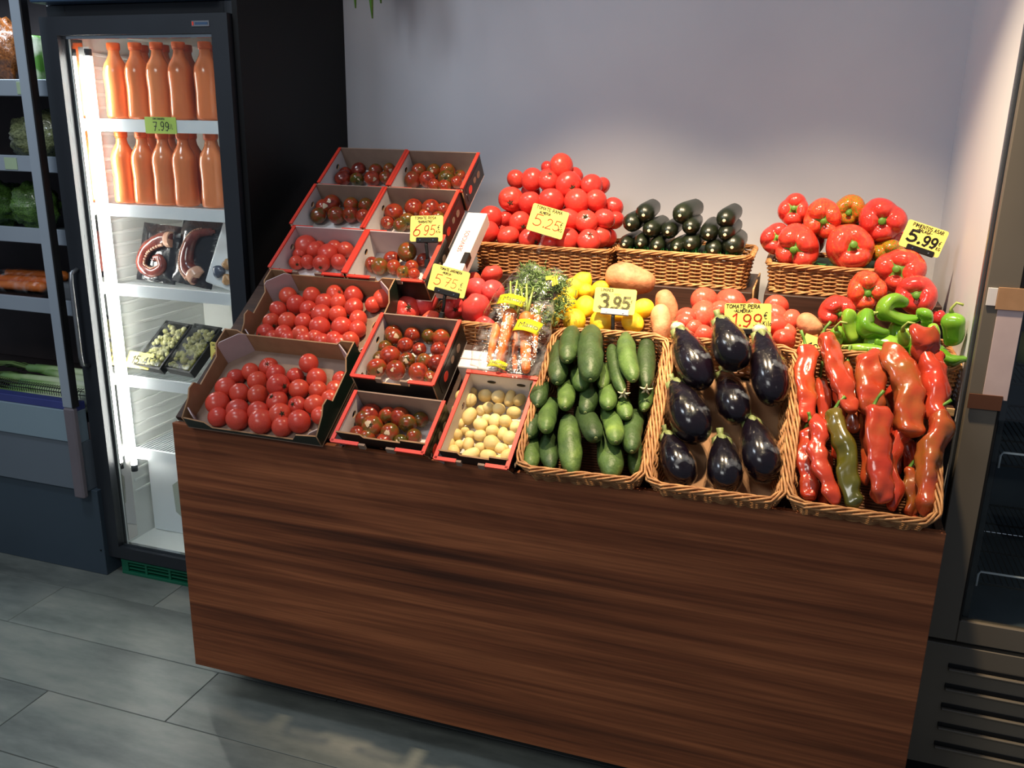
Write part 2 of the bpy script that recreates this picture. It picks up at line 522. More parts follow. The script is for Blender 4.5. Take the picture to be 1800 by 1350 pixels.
M['cap_green'] = mat('eggplant_cap', (128, 140, 84), (96, 108, 62), rough=.55, scale=50)
M['scar'] = mat('pale_blotch', (206, 188, 160), (180, 150, 118), rough=.5, scale=120)
M['blossom'] = mat('blossom_end', (224, 216, 186), (200, 186, 150), rough=.6, scale=90)
M['leaf'] = fruit('leaf', [(.0, (40, 78, 22)), (.5, (62, 108, 34)), (1., (96, 140, 50))], rough=.45, nscale=20, namp=.5)
M['frond'] = fruit('carrot_frond', [(.0, (66, 92, 46)), (.5, (92, 120, 62)), (1., (128, 152, 88))], rough=.6, nscale=30, namp=.5)

# measured places: [x, s along slope, height off slope, radius] on the sloping deck, or [x, y, z, radius] in the level baskets
DATA = {'tom2': [[0.297,0.516,0.029,0.0246],[0.359,0.505,0.031,0.026],[0.15,0.473,0.03,0.0247],[0.226,0.482,0.029,0.0246],[0.193,0.441,0.031,0.0261],[0.278,0.461,0.029,0.0243],[0.322,0.467,0.028,0.023],[0.453,0.508,0.03,0.0257],[0.43,0.472,0.026,0.0215],[0.378,0.452,0.03,0.0248],[0.146,0.414,0.03,0.0253],[0.24,0.427,0.029,0.0242],[0.289,0.413,0.032,0.0269],[0.34,0.419,0.029,0.0239],[0.146,0.367,0.029,0.0242],[0.196,0.374,0.03,0.0249],[0.244,0.38,0.028,0.0231],[0.308,0.363,0.032,0.0277],[0.374,0.372,0.031,0.0268],[0.409,0.41,0.028,0.0237],[0.422,0.373,0.027,0.0226],[0.15,0.321,0.03,0.0255],[0.205,0.326,0.029,0.0238],[0.26,0.33,0.029,0.0245],[0.309,0.326,0.027,0.0223],[0.368,0.321,0.029,0.0241],[0.418,0.328,0.028,0.0232],[0.176,0.289,0.026,0.0212],[0.228,0.289,0.027,0.0223],[0.283,0.287,0.028,0.0233],[0.339,0.286,0.028,0.0232],[0.394,0.287,0.029,0.0238]],
'tom1': [[0.346,0.216,0.049,0.0242],[0.218,0.203,0.029,0.0239],[0.172,0.179,0.028,0.0231],[0.252,0.181,0.029,0.0244],[0.137,0.154,0.028,0.023],[0.21,0.149,0.03,0.0255],[0.31,0.184,0.026,0.0215],[0.379,0.182,0.03,0.0256],[0.451,0.19,0.026,0.0216],[0.291,0.132,0.046,0.0293],[0.128,0.113,0.031,0.0267],[0.344,0.14,0.03,0.025],[0.399,0.145,0.028,0.023],[0.446,0.156,0.027,0.0222],[0.178,0.101,0.03,0.0257],[0.238,0.101,0.032,0.0271],[0.301,0.09,0.031,0.0268],[0.134,0.057,0.034,0.0294],[0.363,0.087,0.028,0.0235],[0.412,0.096,0.03,0.0249],[0.455,0.121,0.028,0.0227],[0.203,0.045,0.033,0.0283],[0.264,0.048,0.031,0.0266],[0.33,0.05,0.032,0.0272],[0.441,0.066,0.027,0.0217],[0.154,0.017,0.029,0.0245],[0.216,0.012,0.032,0.0273],[0.394,0.036,0.032,0.0276],[0.289,0.009,0.034,0.03],[0.352,0.006,0.029,0.0246]],
'redf': [[0.558,0.155,-0.003,0.0262],[0.508,0.161,-0.009,0.0203],[0.642,0.153,-0.004,0.0249],[0.529,0.092,-0.004,0.0249],[0.607,0.115,-0.006,0.0231],[0.698,0.136,-0.01,0.0191],[0.67,0.1,-0.006,0.0229],[0.579,0.074,-0.003,0.0262],[0.633,0.063,-0.006,0.0234],[0.529,0.045,-0.007,0.0217],[0.699,0.065,-0.01,0.0187],[0.575,0.042,-0.009,0.0202],[0.626,0.038,-0.009,0.0201],[0.669,0.045,-0.011,0.0177]],
'red2': [[0.494,0.382,0.026,0.0213],[0.54,0.357,0.028,0.0228],[0.591,0.391,0.026,0.0211],[0.643,0.374,0.026,0.0208],[0.679,0.393,0.028,0.0229],[0.496,0.32,0.023,0.0182],[0.584,0.332,0.026,0.0208],[0.628,0.326,0.023,0.0179],[0.681,0.332,0.024,0.0188],[0.557,0.287,0.03,0.0257],[0.505,0.279,0.024,0.019],[0.609,0.279,0.026,0.0211],[0.657,0.285,0.025,0.0197],[0.696,0.281,0.027,0.0219],[0.535,0.242,0.029,0.0245],[0.592,0.24,0.03,0.0253],[0.657,0.243,0.029,0.0241],[0.503,0.233,0.021,0.0157],[0.69,0.237,0.021,0.0154]],
'b3l': [[0.062,1.02,0.035,0.0241],[0.093,1.051,0.031,0.0203],[0.139,1.068,0.034,0.0232],[0.202,1.069,0.033,0.0216],[0.207,1.025,0.035,0.0238],[0.152,1.021,0.032,0.0215],[0.241,1.096,0.028,0.0173],[0.247,1.04,0.03,0.019]],
'b3r': [[0.357,1.076,0.034,0.0227],[0.408,1.084,0.032,0.0212],[0.459,1.084,0.034,0.0235],[0.35,1.027,0.036,0.0253],[0.404,1.032,0.035,0.0243],[0.468,1.038,0.036,0.0251],[0.506,1.063,0.03,0.0186],[0.506,1.03,0.03,0.0185],[0.433,1.011,0.03,0.0186],[0.471,1.009,0.03,0.0194]],
'b2l': [[0.117,0.913,0.037,0.0258],[0.098,0.868,0.036,0.0256],[0.088,0.83,0.035,0.0241],[0.157,0.834,0.036,0.0253],[0.204,0.842,0.035,0.0238],[0.185,0.892,0.033,0.0223],[0.237,0.893,0.033,0.0222],[0.247,0.842,0.032,0.0206]],
'b2r': [[0.35,0.86,0.038,0.0272],[0.41,0.885,0.038,0.0271],[0.468,0.889,0.038,0.027],[0.508,0.9,0.031,0.0202],[0.408,0.827,0.034,0.0233],[0.458,0.862,0.031,0.0202],[0.341,0.82,0.03,0.0189],[0.39,0.809,0.032,0.0205],[0.501,0.858,0.029,0.0178]],
'b1l': [[0.11,0.696,0.042,0.0314],[0.158,0.711,0.03,0.0189],[0.15,0.671,0.035,0.0245],[0.214,0.694,0.034,0.0231],[0.206,0.655,0.039,0.0286],[0.255,0.682,0.034,0.0229],[0.107,0.647,0.032,0.0214],[0.112,0.613,0.031,0.0203],[0.149,0.62,0.031,0.0198],[0.201,0.614,0.035,0.0245],[0.253,0.628,0.033,0.0218]],
'b1r': [[0.471,0.671,0.052,0.0265],[0.42,0.656,0.033,0.0224],[0.394,0.621,0.034,0.0235],[0.345,0.628,0.032,0.0216],[0.438,0.625,0.031,0.0205],[0.494,0.632,0.03,0.0191],[0.519,0.665,0.03,0.0192],[0.51,0.606,0.027,0.016],[0.476,0.606,0.03,0.0186]],
'potato': [[0.805,0.224,-0.005,0.0149,0.0132,0],[0.845,0.219,-0.005,0.0197,0.0171,0],[0.881,0.22,-0.005,0.018,0.017,0],[0.913,0.222,-0.005,0.0245,0.0147,90],[0.939,0.218,-0.005,0.0179,0.0146,60],[0.783,0.208,-0.005,0.0182,0.0149,80],[0.812,0.195,-0.005,0.0197,0.0148,90],[0.787,0.158,-0.005,0.0215,0.0157,100],[0.847,0.171,-0.005,0.0169,0.013,110],[0.867,0.18,-0.005,0.0162,0.0146,60],[0.895,0.18,-0.005,0.0168,0.0155,20],[0.936,0.178,-0.005,0.0193,0.0161,0],[0.825,0.147,-0.005,0.0246,0.0178,70],[0.861,0.126,-0.005,0.0192,0.0167,-20],[0.894,0.143,-0.005,0.0199,0.016,110],[0.923,0.146,-0.005,0.0176,0.016,0],[0.799,0.121,-0.005,0.0187,0.0145,-20],[0.953,0.136,-0.005,0.0159,0.0143,90],[0.827,0.101,-0.005,0.0115,0.0102,0],[0.899,0.108,-0.005,0.0171,0.0152,0],[0.925,0.11,-0.005,0.0183,0.0133,100],[0.805,0.087,-0.005,0.0198,0.0153,0],[0.87,0.092,-0.005,0.0171,0.0152,0],[0.846,0.088,-0.005,0.0127,0.0114,40],[0.951,0.094,-0.005,0.0182,0.0163,90],[0.848,0.066,-0.005,0.0202,0.0142,110],[0.798,0.053,-0.005,0.0177,0.0158,100],[0.824,0.061,-0.005,0.012,0.0114,0],[0.908,0.072,-0.005,0.0226,0.0188,-30],[0.93,0.06,-0.005,0.0193,0.014,-20],[0.881,0.058,-0.005,0.0144,0.0132,0],[0.941,0.067,-0.005,0.0125,0.0109,0],[0.821,0.035,-0.005,0.0182,0.0157,110],[0.863,0.036,-0.005,0.0244,0.0156,30],[0.911,0.036,-0.005,0.0224,0.0171,-10],[0.958,0.043,-0.005,0.0198,0.0155,70],[0.799,0.025,-0.005,0.0119,0.011,0],[0.939,0.031,-0.005,0.0124,0.0105,0],[0.871,0.15,-0.005,0.0142,0.0129,0]],
'cucumber': [[[1.004,0.374,0.03],[1.047,0.23,0.07],0.025],[[1.041,0.414,0.05],[1.066,0.277,0.1],0.0234],[[1.094,0.407,0.06],[1.138,0.221,0.11],0.0304],[[1.064,0.346,-0.01],[1.108,0.23,0.06],0.0233],[[1.135,0.347,0],[1.158,0.237,0.06],0.0186],[[1.149,0.388,0.03],[1.217,0.213,0.08],0.0167],[[1.183,0.409,0.05],[1.239,0.235,0.105],0.0226],[[1.232,0.421,0.03],[1.266,0.244,0.07],0.0213],[[0.979,0.3,-0.01],[1.013,0.161,0.06],0.0232],[[1.044,0.296,-0.02],[1.086,0.155,0.07],0.0213],[[1.101,0.291,-0.03],[1.135,0.155,0.06],0.0228],[[1.15,0.298,-0.02],[1.191,0.163,0.08],0.021],[[1.193,0.266,-0.02],[1.236,0.155,0.06],0.0195],[[1.242,0.315,-0.02],[1.267,0.198,0.04],0.0167],[[1.031,0.214,-0.01],[1.06,0.075,0.08],0.0224],[[0.986,0.203,-0.02],[1.016,0.072,0.05],0.0212],[[1.109,0.193,-0.01],[1.181,0.068,0.085],0.0248],[[1.167,0.21,-0.01],[1.229,0.065,0.085],0.0217],[[1.247,0.206,0],[1.266,0.063,0.06],0.0232],[[1.003,0.106,-0.01],[1.041,-0.013,0.045],0.0221],[[1.048,0.117,-0.02],[1.087,-0.002,0.04],0.0206],[[1.095,0.137,0.03],[1.143,-0.014,0.055],0.0261],[[1.185,0.123,-0.01],[1.23,-0.006,0.05],0.0287],[[1.257,0.111,-0.03],[1.27,0.041,0.0],0.0162]],
'eggplant': [[[1.312,0.437,0.07],[1.394,0.282,0.06],0.0437],[[1.413,0.439,0.12],[1.467,0.325,0.1],0.0431],[[1.511,0.442,0.08],[1.562,0.255,0.06],0.0432],[[1.325,0.281,0.05],[1.405,0.132,0.05],0.0472],[[1.436,0.351,0.02],[1.486,0.198,0.05],0.0387],[[1.33,0.14,0.03],[1.391,0.021,0.03],0.0376],[[1.455,0.15,0.03],[1.485,0.017,0.03],0.0387],[[1.513,0.212,0.03],[1.565,0.062,0.03],0.0421]],
'longpepper': [[[1.621,0.41,0.07],[1.636,0.214,0.05],0.0204],[[1.658,0.425,0.1],[1.728,0.227,0.08],0.0217],[[1.662,0.359,0.02],[1.677,0.234,0.02],0.0144],[[1.72,0.399,0.04],[1.739,0.214,0.03],0.0159],[[1.763,0.399,0.08],[1.769,0.24,0.06],0.0323],[[1.819,0.403,0.1],[1.854,0.189,0.07],0.0305],[[1.89,0.419,0.09],[1.901,0.243,0.07],0.0282],[[1.862,0.435,0.13],[1.885,0.402,0.09],0.0294],[[1.646,0.201,0.07],[1.71,0.004,0.05],0.0173],[[1.638,0.189,0.03],[1.659,0.026,0.02],0.0195],[[1.698,0.219,0.08],[1.753,0.004,0.05],0.0213],[[1.775,0.225,0.1],[1.797,0.017,0.06],0.026],[[1.824,0.238,0.05],[1.825,0.022,0.03],0.0172],[[1.904,0.243,0.08],[1.889,0.021,0.03],0.0243],[[1.86,0.125,0.02],[1.868,0.036,0.0],0.0157]],
'carrot': [[[0.885,0.415,0.12],[0.888,0.254,0.075],0.0159],[[0.848,0.389,0.09],[0.854,0.267,0.06],0.0113],[[0.927,0.408,0.12],[0.963,0.242,0.075],0.0168],[[0.946,0.427,0.09],[0.963,0.3,0.06],0.0113],[[0.89,0.412,0.085],[0.927,0.259,0.055],0.0094],[[0.868,0.412,0.075],[0.89,0.277,0.05],0.0096]],
'rama': [[0.627,0.785,1.329,0.0364],[0.699,0.785,1.321,0.033],[0.771,0.785,1.317,0.0338],[0.838,0.785,1.312,0.0308],[0.893,0.785,1.322,0.034],[0.961,0.785,1.323,0.0337],[0.98,0.85,1.329,0.0309],[0.993,0.91,1.321,0.0263],[0.619,0.84,1.373,0.0348],[0.658,0.87,1.366,0.025],[0.722,0.83,1.363,0.0322],[0.809,0.83,1.364,0.0329],[0.882,0.83,1.378,0.0344],[0.939,0.83,1.376,0.0335],[0.989,0.86,1.384,0.0315],[1.01,0.92,1.376,0.0272],[0.674,0.88,1.43,0.0369],[0.741,0.87,1.423,0.0334],[0.813,0.87,1.429,0.0391],[0.896,0.87,1.433,0.038],[0.953,0.89,1.437,0.0318],[0.998,0.94,1.412,0.0308],[0.67,0.94,1.49,0.0281],[0.734,0.91,1.493,0.0336],[0.789,0.91,1.491,0.031],[0.857,0.91,1.48,0.0392],[0.93,0.92,1.482,0.032],[0.95,0.97,1.477,0.0265],[0.823,0.94,1.537,0.0367],[0.766,0.98,1.527,0.0223],[0.866,0.97,1.503,0.0213]],
'beef': [[0.539,0.47,1.161,0.0446],[0.514,0.42,1.141,0.0351],[0.638,0.47,1.148,0.0304],[0.714,0.46,1.15,0.0404],[0.689,0.53,1.19,0.0362],[0.744,0.52,1.196,0.0304],[0.711,0.6,1.23,0.0289],[0.752,0.43,1.111,0.0265],[0.653,0.6,1.209,0.0216],[0.59,0.42,1.115,0.0254]],
'lemon': [[0.993,0.58,1.229,0.0296],[0.985,0.54,1.22,0.0286],[1.049,0.58,1.215,0.0248],[0.976,0.51,1.205,0.0267],[0.975,0.46,1.182,0.0338],[1.016,0.54,1.21,0.0257],[1.037,0.46,1.184,0.0306],[0.948,0.42,1.149,0.0254],[1.019,0.41,1.153,0.0331],[1.094,0.41,1.157,0.0332],[1.179,0.41,1.162,0.0296],[1.197,0.46,1.192,0.0284],[1.115,0.5,1.201,0.0273],[1.125,0.46,1.173,0.0247]],
'sweetpotato': [[1.13,0.6,1.244,0.0704],[1.253,0.5,1.187,0.0336],[1.251,0.44,1.158,0.033],[1.626,0.46,1.182,0.0292]],
'pera': [[1.349,0.54,1.21,0.0331],[1.419,0.54,1.211,0.0342],[1.355,0.48,1.184,0.0311],[1.395,0.5,1.195,0.0244],[1.314,0.46,1.179,0.0229],[1.312,0.44,1.169,0.0214],[1.34,0.43,1.152,0.0227],[1.363,0.42,1.145,0.0225],[1.538,0.54,1.21,0.0283],[1.541,0.5,1.193,0.0252],[1.547,0.45,1.174,0.0261],[1.58,0.48,1.191,0.0215],[1.567,0.42,1.148,0.0253],[1.574,0.44,1.166,0.0181],[1.477,0.56,1.201,0.0192]],
'bell': [[1.551,0.9,1.433,0.0442],[1.634,0.85,1.418,0.0529],[1.704,0.92,1.439,0.0437],[1.792,0.86,1.421,0.0593],[1.507,0.86,1.352,0.0419],[1.573,0.8,1.34,0.0601],[1.713,0.8,1.345,0.0626],[1.821,0.84,1.329,0.0424],[1.845,0.7,1.304,0.0586],[1.758,0.6,1.259,0.0483],[1.881,0.6,1.257,0.0492],[1.69,0.54,1.209,0.0429],[1.937,0.58,1.206,0.0195]],
'zucchini': [[1.129,0.76,1.411,0.026],[1.236,0.76,1.415,0.0273],[1.364,0.76,1.407,0.0253],[1.089,0.755,1.382,0.0255],[1.149,0.755,1.367,0.0241],[1.204,0.755,1.366,0.0226],[1.268,0.755,1.381,0.0231],[1.322,0.755,1.364,0.0236],[1.37,0.755,1.367,0.0228],[1.076,0.755,1.322,0.0204],[1.124,0.755,1.327,0.021],[1.172,0.755,1.321,0.0215],[1.231,0.755,1.322,0.0207],[1.27,0.755,1.331,0.0258],[1.338,0.755,1.32,0.0243],[1.393,0.755,1.332,0.0292]],
'green': [[[[1.713,0.44,1.237],[1.719,0.44,1.199],[1.733,0.44,1.156]],0.0201],[[[1.774,0.45,1.223],[1.755,0.45,1.221],[1.756,0.45,1.195],[1.793,0.45,1.179],[1.815,0.45,1.183]],0.0224],[[[1.854,0.5,1.244],[1.813,0.5,1.253],[1.799,0.5,1.228],[1.841,0.5,1.209],[1.889,0.5,1.213]],0.0225],[[[1.874,0.49,1.236],[1.896,0.49,1.23],[1.899,0.49,1.209],[1.891,0.49,1.189]],0.0153],[[[1.943,0.44,1.249],[1.951,0.44,1.212],[1.953,0.44,1.167]],0.0297],[[[1.839,0.41,1.204],[1.844,0.41,1.183],[1.855,0.41,1.16]],0.015],[[[1.689,0.42,1.188],[1.694,0.42,1.167],[1.699,0.42,1.143]],0.0177],[[[1.716,0.405,1.141],[1.76,0.405,1.145],[1.809,0.405,1.152]],0.0106],[[[1.909,0.46,1.211],[1.916,0.46,1.188],[1.917,0.46,1.169]],0.0128],[[[1.921,0.4,1.164],[1.947,0.4,1.143],[1.988,0.4,1.147]],0.0159],[[[1.814,0.405,1.167],[1.824,0.405,1.151]],0.0093],[[[1.78,0.42,1.165],[1.806,0.42,1.163]],0.0105]],
'signs': {'rosa': [[0.4972,0.5,1.4008],[0.5995,0.5,1.4058],[0.5902,0.5,1.3352],[0.4869,0.5,1.3276]],
'jard': [[0.6257,0.375,1.2839],[0.7358,0.375,1.2645],[0.704,0.375,1.2002],[0.5923,0.375,1.2207]],
'rama': [[0.7938,0.74,1.4335],[0.906,0.74,1.408],[0.8875,0.74,1.3283],[0.7719,0.74,1.3549]],
'limon': [[1.0796,0.385,1.2552],[1.1907,0.385,1.2499],[1.1866,0.385,1.1921],[1.075,0.385,1.1874]],
'pera': [[1.4153,0.375,1.2353],[1.5275,0.375,1.2501],[1.5368,0.375,1.1698],[1.4224,0.375,1.1682]],
'asar': [[1.8452,0.72,1.4409],[1.9466,0.72,1.4103],[1.9379,0.72,1.3404],[1.8343,0.72,1.3691]],
'salmon': [[-0.3325,0.62,0.92],[-0.2585,0.62,0.9149],[-0.2656,0.62,0.8326],[-0.3381,0.62,0.8353]]}}

# ------------------------------------------------------------------ sloping deck frame
TH = math.radians(35)
O_ = Vector((0, 0, .865))
S_ = Vector((0, math.cos(TH), math.sin(TH)))
NN = Vector((0, -math.sin(TH), math.cos(TH)))

def deck(x, s, n): return O_ + Vector((x, 0, 0)) + S_ * s + NN * n

def deck_mat(x, s, n, rz=0.):
    p = deck(x, s, n)
    return Matrix(((1, 0, 0, p.x), (0, S_.y, NN.y, p.y), (0, S_.z, NN.z, p.z), (0, 0, 0, 1))) @ Matrix.Rotation(rz, 4, 'Z')

# ------------------------------------------------------------------ room shell
WY = 1.16
def struct(o): o['kind'] = 'structure'; return o
struct(MB().box(-.084, 1.995, WY, WY + .1, 0, 3.0).build('wall_back', M['wall']))
struct(MB().box(1.985, 2.06, .375, WY, 0, 3.0).build('wall_right', M['white_wall']))
struct(MB().box(1.982, 2.0, .36, .3745, 0, 3.0).build('trim_1', M['steel']))
struct(MB().box(-.084, -.066, .52, WY, 0, 3.0).build('wall_left', M['black_panel']))
struct(MB().box(-2.6, -.085, 1.25, 1.33, 0, 3.0).build('wall_far', M['black_panel']))

# floor: concrete-look planks laid in running bond
def plank_mat():
    m, nt, b = nodes('grey_plank')
    tc = N_(nt, 'ShaderNodeTexCoord')
    oi = N_(nt, 'ShaderNodeObjectInfo')
    mp = N_(nt, 'ShaderNodeMapping')
    mp.inputs['Scale'].default_value = (1.6, 5., 1)
    ad = N_(nt, 'ShaderNodeVectorMath', _operation='ADD')
    mu = N_(nt, 'ShaderNodeMath', _operation='MULTIPLY')
    mu.inputs[1].default_value = 23.
    nt.links.new(oi.outputs['Random'], mu.inputs[0])
    nt.links.new(tc.outputs['Object'], mp.inputs[0])
    nt.links.new(mp.outputs[0], ad.inputs[0])
    nt.links.new(mu.outputs[0], ad.inputs[1])
    nz = N_(nt, 'ShaderNodeTexNoise', Scale=1.6, Detail=7, Roughness=.62)
    nt.links.new(ad.outputs[0], nz.inputs['Vector'])
    nt.links.new(ramp(nt, nz.outputs[0], [(.3, lin((92, 97, 93))), (.5, lin((120, 125, 119))), (.7, lin((144, 144, 135)))]), b.inputs['Base Color'])
    b.inputs['Roughness'].default_value = .42
    n2 = N_(nt, 'ShaderNodeTexNoise', Scale=60., Detail=3)
    nt.links.new(ad.outputs[0], n2.inputs['Vector'])
    bp = N_(nt, 'ShaderNodeBump', Strength=.12, Distance=.001)
    nt.links.new(n2.outputs[0], bp.inputs['Height'])
    nt.links.new(bp.outputs[0], b.inputs['Normal'])
    return m
M['plank'] = plank_mat()
M['grout'] = mat('joint', (60, 62, 62), rough=.9)
floor = struct(MB().box(-3, 3.2, -3.2, 1.3, -.05, -.006).build('floor', M['grout']))
PL, PW, g = 1.27, .25, .0022
pm = None
offs = {0: -.004, -1: -.427, 1: -.86, 2: -.462}
for j in range(-12, 5):
    y0 = -.142 + j * PW
    off = offs.get(j, (-.004 - .423 * j) % PL)
    k0 = math.floor((-2.6 - off) / PL)
    for k in range(k0, k0 + 5):
        x0 = off + k * PL
        if x0 > 2.9: continue
        if pm is None:
            o = bevel_box('plank', 0, PL - g, 0, PW - g, -.0055, 0, M['plank'], floor, .0012, 1)
            pm = o.data
        else:
            o = link('plank', pm, None, floor)
        o.location = (x0, y0, 0)

# ------------------------------------------------------------------ display counter
H = .8625
ctr = tag(empty('display_counter', (0, 0, 0)), 'brown wood-veneer counter with sloping top carrying all the vegetables', 'counter')
fp = bevel_box('front_panel', .0, 1.935, 0, .018, .1, H, M['counter_wood'], ctr, .0012, 1)
bevel_box('side_panel', .0, .018, .0185, 1.1, .1, .86, M['dark_wood'], ctr, .001, 1)
bevel_box('side_panel', 1.917, 1.935, .0185, 1.1, .1, .86, M['dark_wood'], ctr, .001, 1)
bevel_box('toe_kick', .12, 1.86, .22, 1.05, 0, .0995, M['black_plastic'], ctr, .002, 1)
bevel_box('base_board', .019, 1.916, .019, 1.1, .1, .118, M['dark_wood'], ctr, .001, 1)
# sloping boards the left hand boxes stand on, and the lower ones under the baskets
def slope_board(x0, x1, s0, s1, n1, m=None, th=.016):
    o = bevel_box('deck_board', x0, x1, s0, s1, -th, 0, m or M['dark_wood'], ctr, .001, 1)
    o.matrix_local = deck_mat(0, 0, n1)
slope_board(.0, .49, .018, .535, -.001)
slope_board(.0, .50, .536, 1.115, -.001)
slope_board(.491, .80, .03, .42, -.046)
slope_board(.801, 1.93, .03, .425, -.046)
# riser carrying the upper box of dark tomatoes
o = bevel_box('riser_block', .53, .72, .19, .38, -.0455, -.0135, M['dark_wood'], ctr, .001, 1); o.matrix_local = deck_mat(0, 0, 0)
MZ, BZ = 1.028, 1.208
bevel_box('middle_shelf', .505, 1.975, .372, 1.1, MZ - .018, MZ, M['dark_wood'], ctr, .001, 1)
bevel_box('shelf_lip', 1.86, 1.975, .366, .3715, MZ - .018, MZ + .001, M['pale_wood'], ctr, .0008, 1)
for x0, x1 in ((.60, 1.462), (1.496, 1.965)):
    bevel_box('rear_step', x0, x1, .735, 1.10, MZ + .0005, BZ, M['dark_wood'], ctr, .002, 1)
bevel_box('step_cheek', 1.4625, 1.468, .74, 1.05, MZ + .02, BZ + .012, M['pale_wood'], ctr, .001, 1)

# ------------------------------------------------------------------ glass door fridge with juice
fr = tag(empty('display_fridge', (-.41, .498, .06)), 'tall black display fridge with glass door, orange juice bottles inside', 'fridge')
FI = Matrix.Translation((.41, -.498, -.06))
def fbox(name, a, m, par=fr, bev=.002): 
    o = bevel_box(name, *a, m, par, bev, 1)
    if par is fr: o.matrix_local = FI
    return o
X0, X1, Y0, Y1, Z0, Z1 = -.792, -.086, .535, 1.20, .062, 2.0
LX0, LX1, LY1, LZ0, LZ1 = -.715, -.125, 1.085, .115, 1.925
fbox('side_wall', (X0, LX0 - .002, Y0, Y1, Z0, Z1), M['fridge_black'])
fbox('side_wall', (LX1 + .002, X1, Y0, Y1, Z0, Z1), M['fridge_black'])
fbox('top_wall', (LX0 - .002, LX1 + .002, Y0, Y1, LZ1 + .002, Z1), M['fridge_black'])
fbox('bottom_wall', (LX0 - .002, LX1 + .002, Y0, Y1, Z0, LZ0 - .002), M['fridge_black'])
fbox('back_wall', (LX0 - .002, LX1 + .002, LY1 + .004, Y1, LZ0 - .002, LZ1 + .002), M['fridge_black'])
mb = MB()
t = .0035
mb.box(LX0 - .0015, LX0 + t, Y0, LY1, LZ0, LZ1); mb.box(LX1 - t, LX1 + .0015, Y0, LY1, LZ0, LZ1)
mb.box(LX0 + t, LX1 - t, Y0, LY1, LZ1 - t, LZ1); mb.box(LX0 + t, LX1 - t, Y0, LY1, LZ0, LZ0 + t)
mb.box(LX0 + t, LX1 - t, LY1 - t, LY1 + .002, LZ0 + t, LZ1 - t)
ln = mb.build('liner', M['liner'], fr); ln.matrix_local = FI
rm = None
for i in range(38):
    z = .30 + i * .042
    for sx in (0, 1):
        if rm is None: o = bevel_box('wall_ridge', 0, .007, 0, .46, 0, .012, M['liner'], ln, .003, 2); rm = o.data
        else: o = link('wall_ridge', rm, None, ln)
        o.location = (LX0 + t - .002, .60, z) if not sx else (LX1 - t - .005, .60, z)
# door
dz0, dz1 = .072, 1.962
mb = MB()
mb.box(-.790, -.724, .498, .530, dz0, dz1); mb.box(-.146, -.088, .498, .530, dz0, dz1)
mb.box(-.724, -.146, .498, .530, 1.907, dz1); mb.box(-.724, -.146, .498, .530, dz0, .118)
door = mb.build('door_frame', M['fridge_black'], fr); door.matrix_local = FI
mb = MB().box(-.724, -.146, .510, .516, .118, 1.907)
o = mb.build('glass_pane', M['glass'], door)
mb = MB()
mb.box(-.730, -.7215, .531, .5345, .11, 1.915); mb.box(-.147, -.137, .531, .5345, .11, 1.915); mb.box(-.7215, -.147, .531, .5345, 1.905, 1.915); mb.box(-.7215, -.147, .531, .5345, .11, .117)
mb.build('gasket', M['black_plastic'], door)
mb = MB(); mb.box(-.7112, -.7085, .537, .585, .13, 1.90); jm = mb.build('polished_jamb', M['mirror'], ln)
MB().box(-.7235, -.1465, .5165, .5300, .1185, .128).build('glass_spacer', M['chrome'], door)
MB().box(-.7235, -.1465, .5165, .5300, 1.897, 1.9065).build('glass_spacer', M['chrome'], door)
mb = MB().tube([(-.757, .4975, .82), (-.757, .468, .83), (-.757, .464, .86), (-.757, .464, 1.12), (-.757, .468, 1.15), (-.757, .4975, 1.16)], .008, 10)
mb.build('handle', M['steel'], door, True)
bevel_box('badge', -.212, -.150, .4955, .4978, 1.925, 1.942, M['chrome'], door, .001, 1)
bevel_box('badge_mark', -.209, -.204, .4945, .4954, 1.928, 1.939, M['card_red'], door, 0)
bevel_box('badge_print', -.199, -.155, .4945, .4954, 1.930, 1.937, M['header'], door, 0)
# light tube on the left jamb
mb = MB().tube([(-.676, .570, .43), (-.676, .570, 1.85)], .0105, 12)
tb = mb.build('light_tube', M['tube'], fr, True); tb.matrix_local = FI
mb = MB(); mb.box(-.7080, -.6870, .586, .60, .40, 1.88); mb.build('tube_channel', M['shelf_white'], tb)
mb = MB(); mb.tube([(-.676, .570, .405), (-.676, .570, .4295)], .012, 12); mb.tube([(-.676, .570, 1.8505), (-.676, .570, 1.872)], .012, 12); mb.build('tube_cap', M['fridge_black'], tb, True)
SHZ = [1.652, 1.374, 1.098, .763, .485]
for z in SHZ:
    sh = empty('shelf'); sh.parent = fr; sh.matrix_local = FI
    mb = MB().box(-.682, -.132, .585, .597, z - .036, z + .004); mb.build('front_strip', M['shelf_white'], sh)
    mb = MB()
    for i in range(38): mb.box(-.684 + i * .0146, -.6805 + i * .0146, .5975, 1.06, z - .006, z - .001)
    for y in (.70, .85, 1.0): mb.box(-.684, -.132, y, y + .006, z - .012, z - .0062)
    tag(mb.build('shelf_wires', M['shelf_white'], sh), kind='stuff')
# evaporator cover at the bottom
cv = plate('air_cover', rrect(0, .40, 0, .315, .006), [], .012, M['shelf_white'], fr)
cv.matrix_local = FI @ Matrix(((1, 0, 0, -.700), (0, 0, -1, .680), (0, 1, 0, .122), (0, 0, 0, 1)))
rc = plate('cover_inlay', [(.14, .285), (.145, .23), (.105, .20), (.11, .09), (.15, .06), (.30, .06), (.30, .285)], [], .002, mat('inlay_grey', (176, 182, 168), rough=.6), cv, Matrix.Translation((0, 0, .0122)))  # flat grey plate on the cover's face
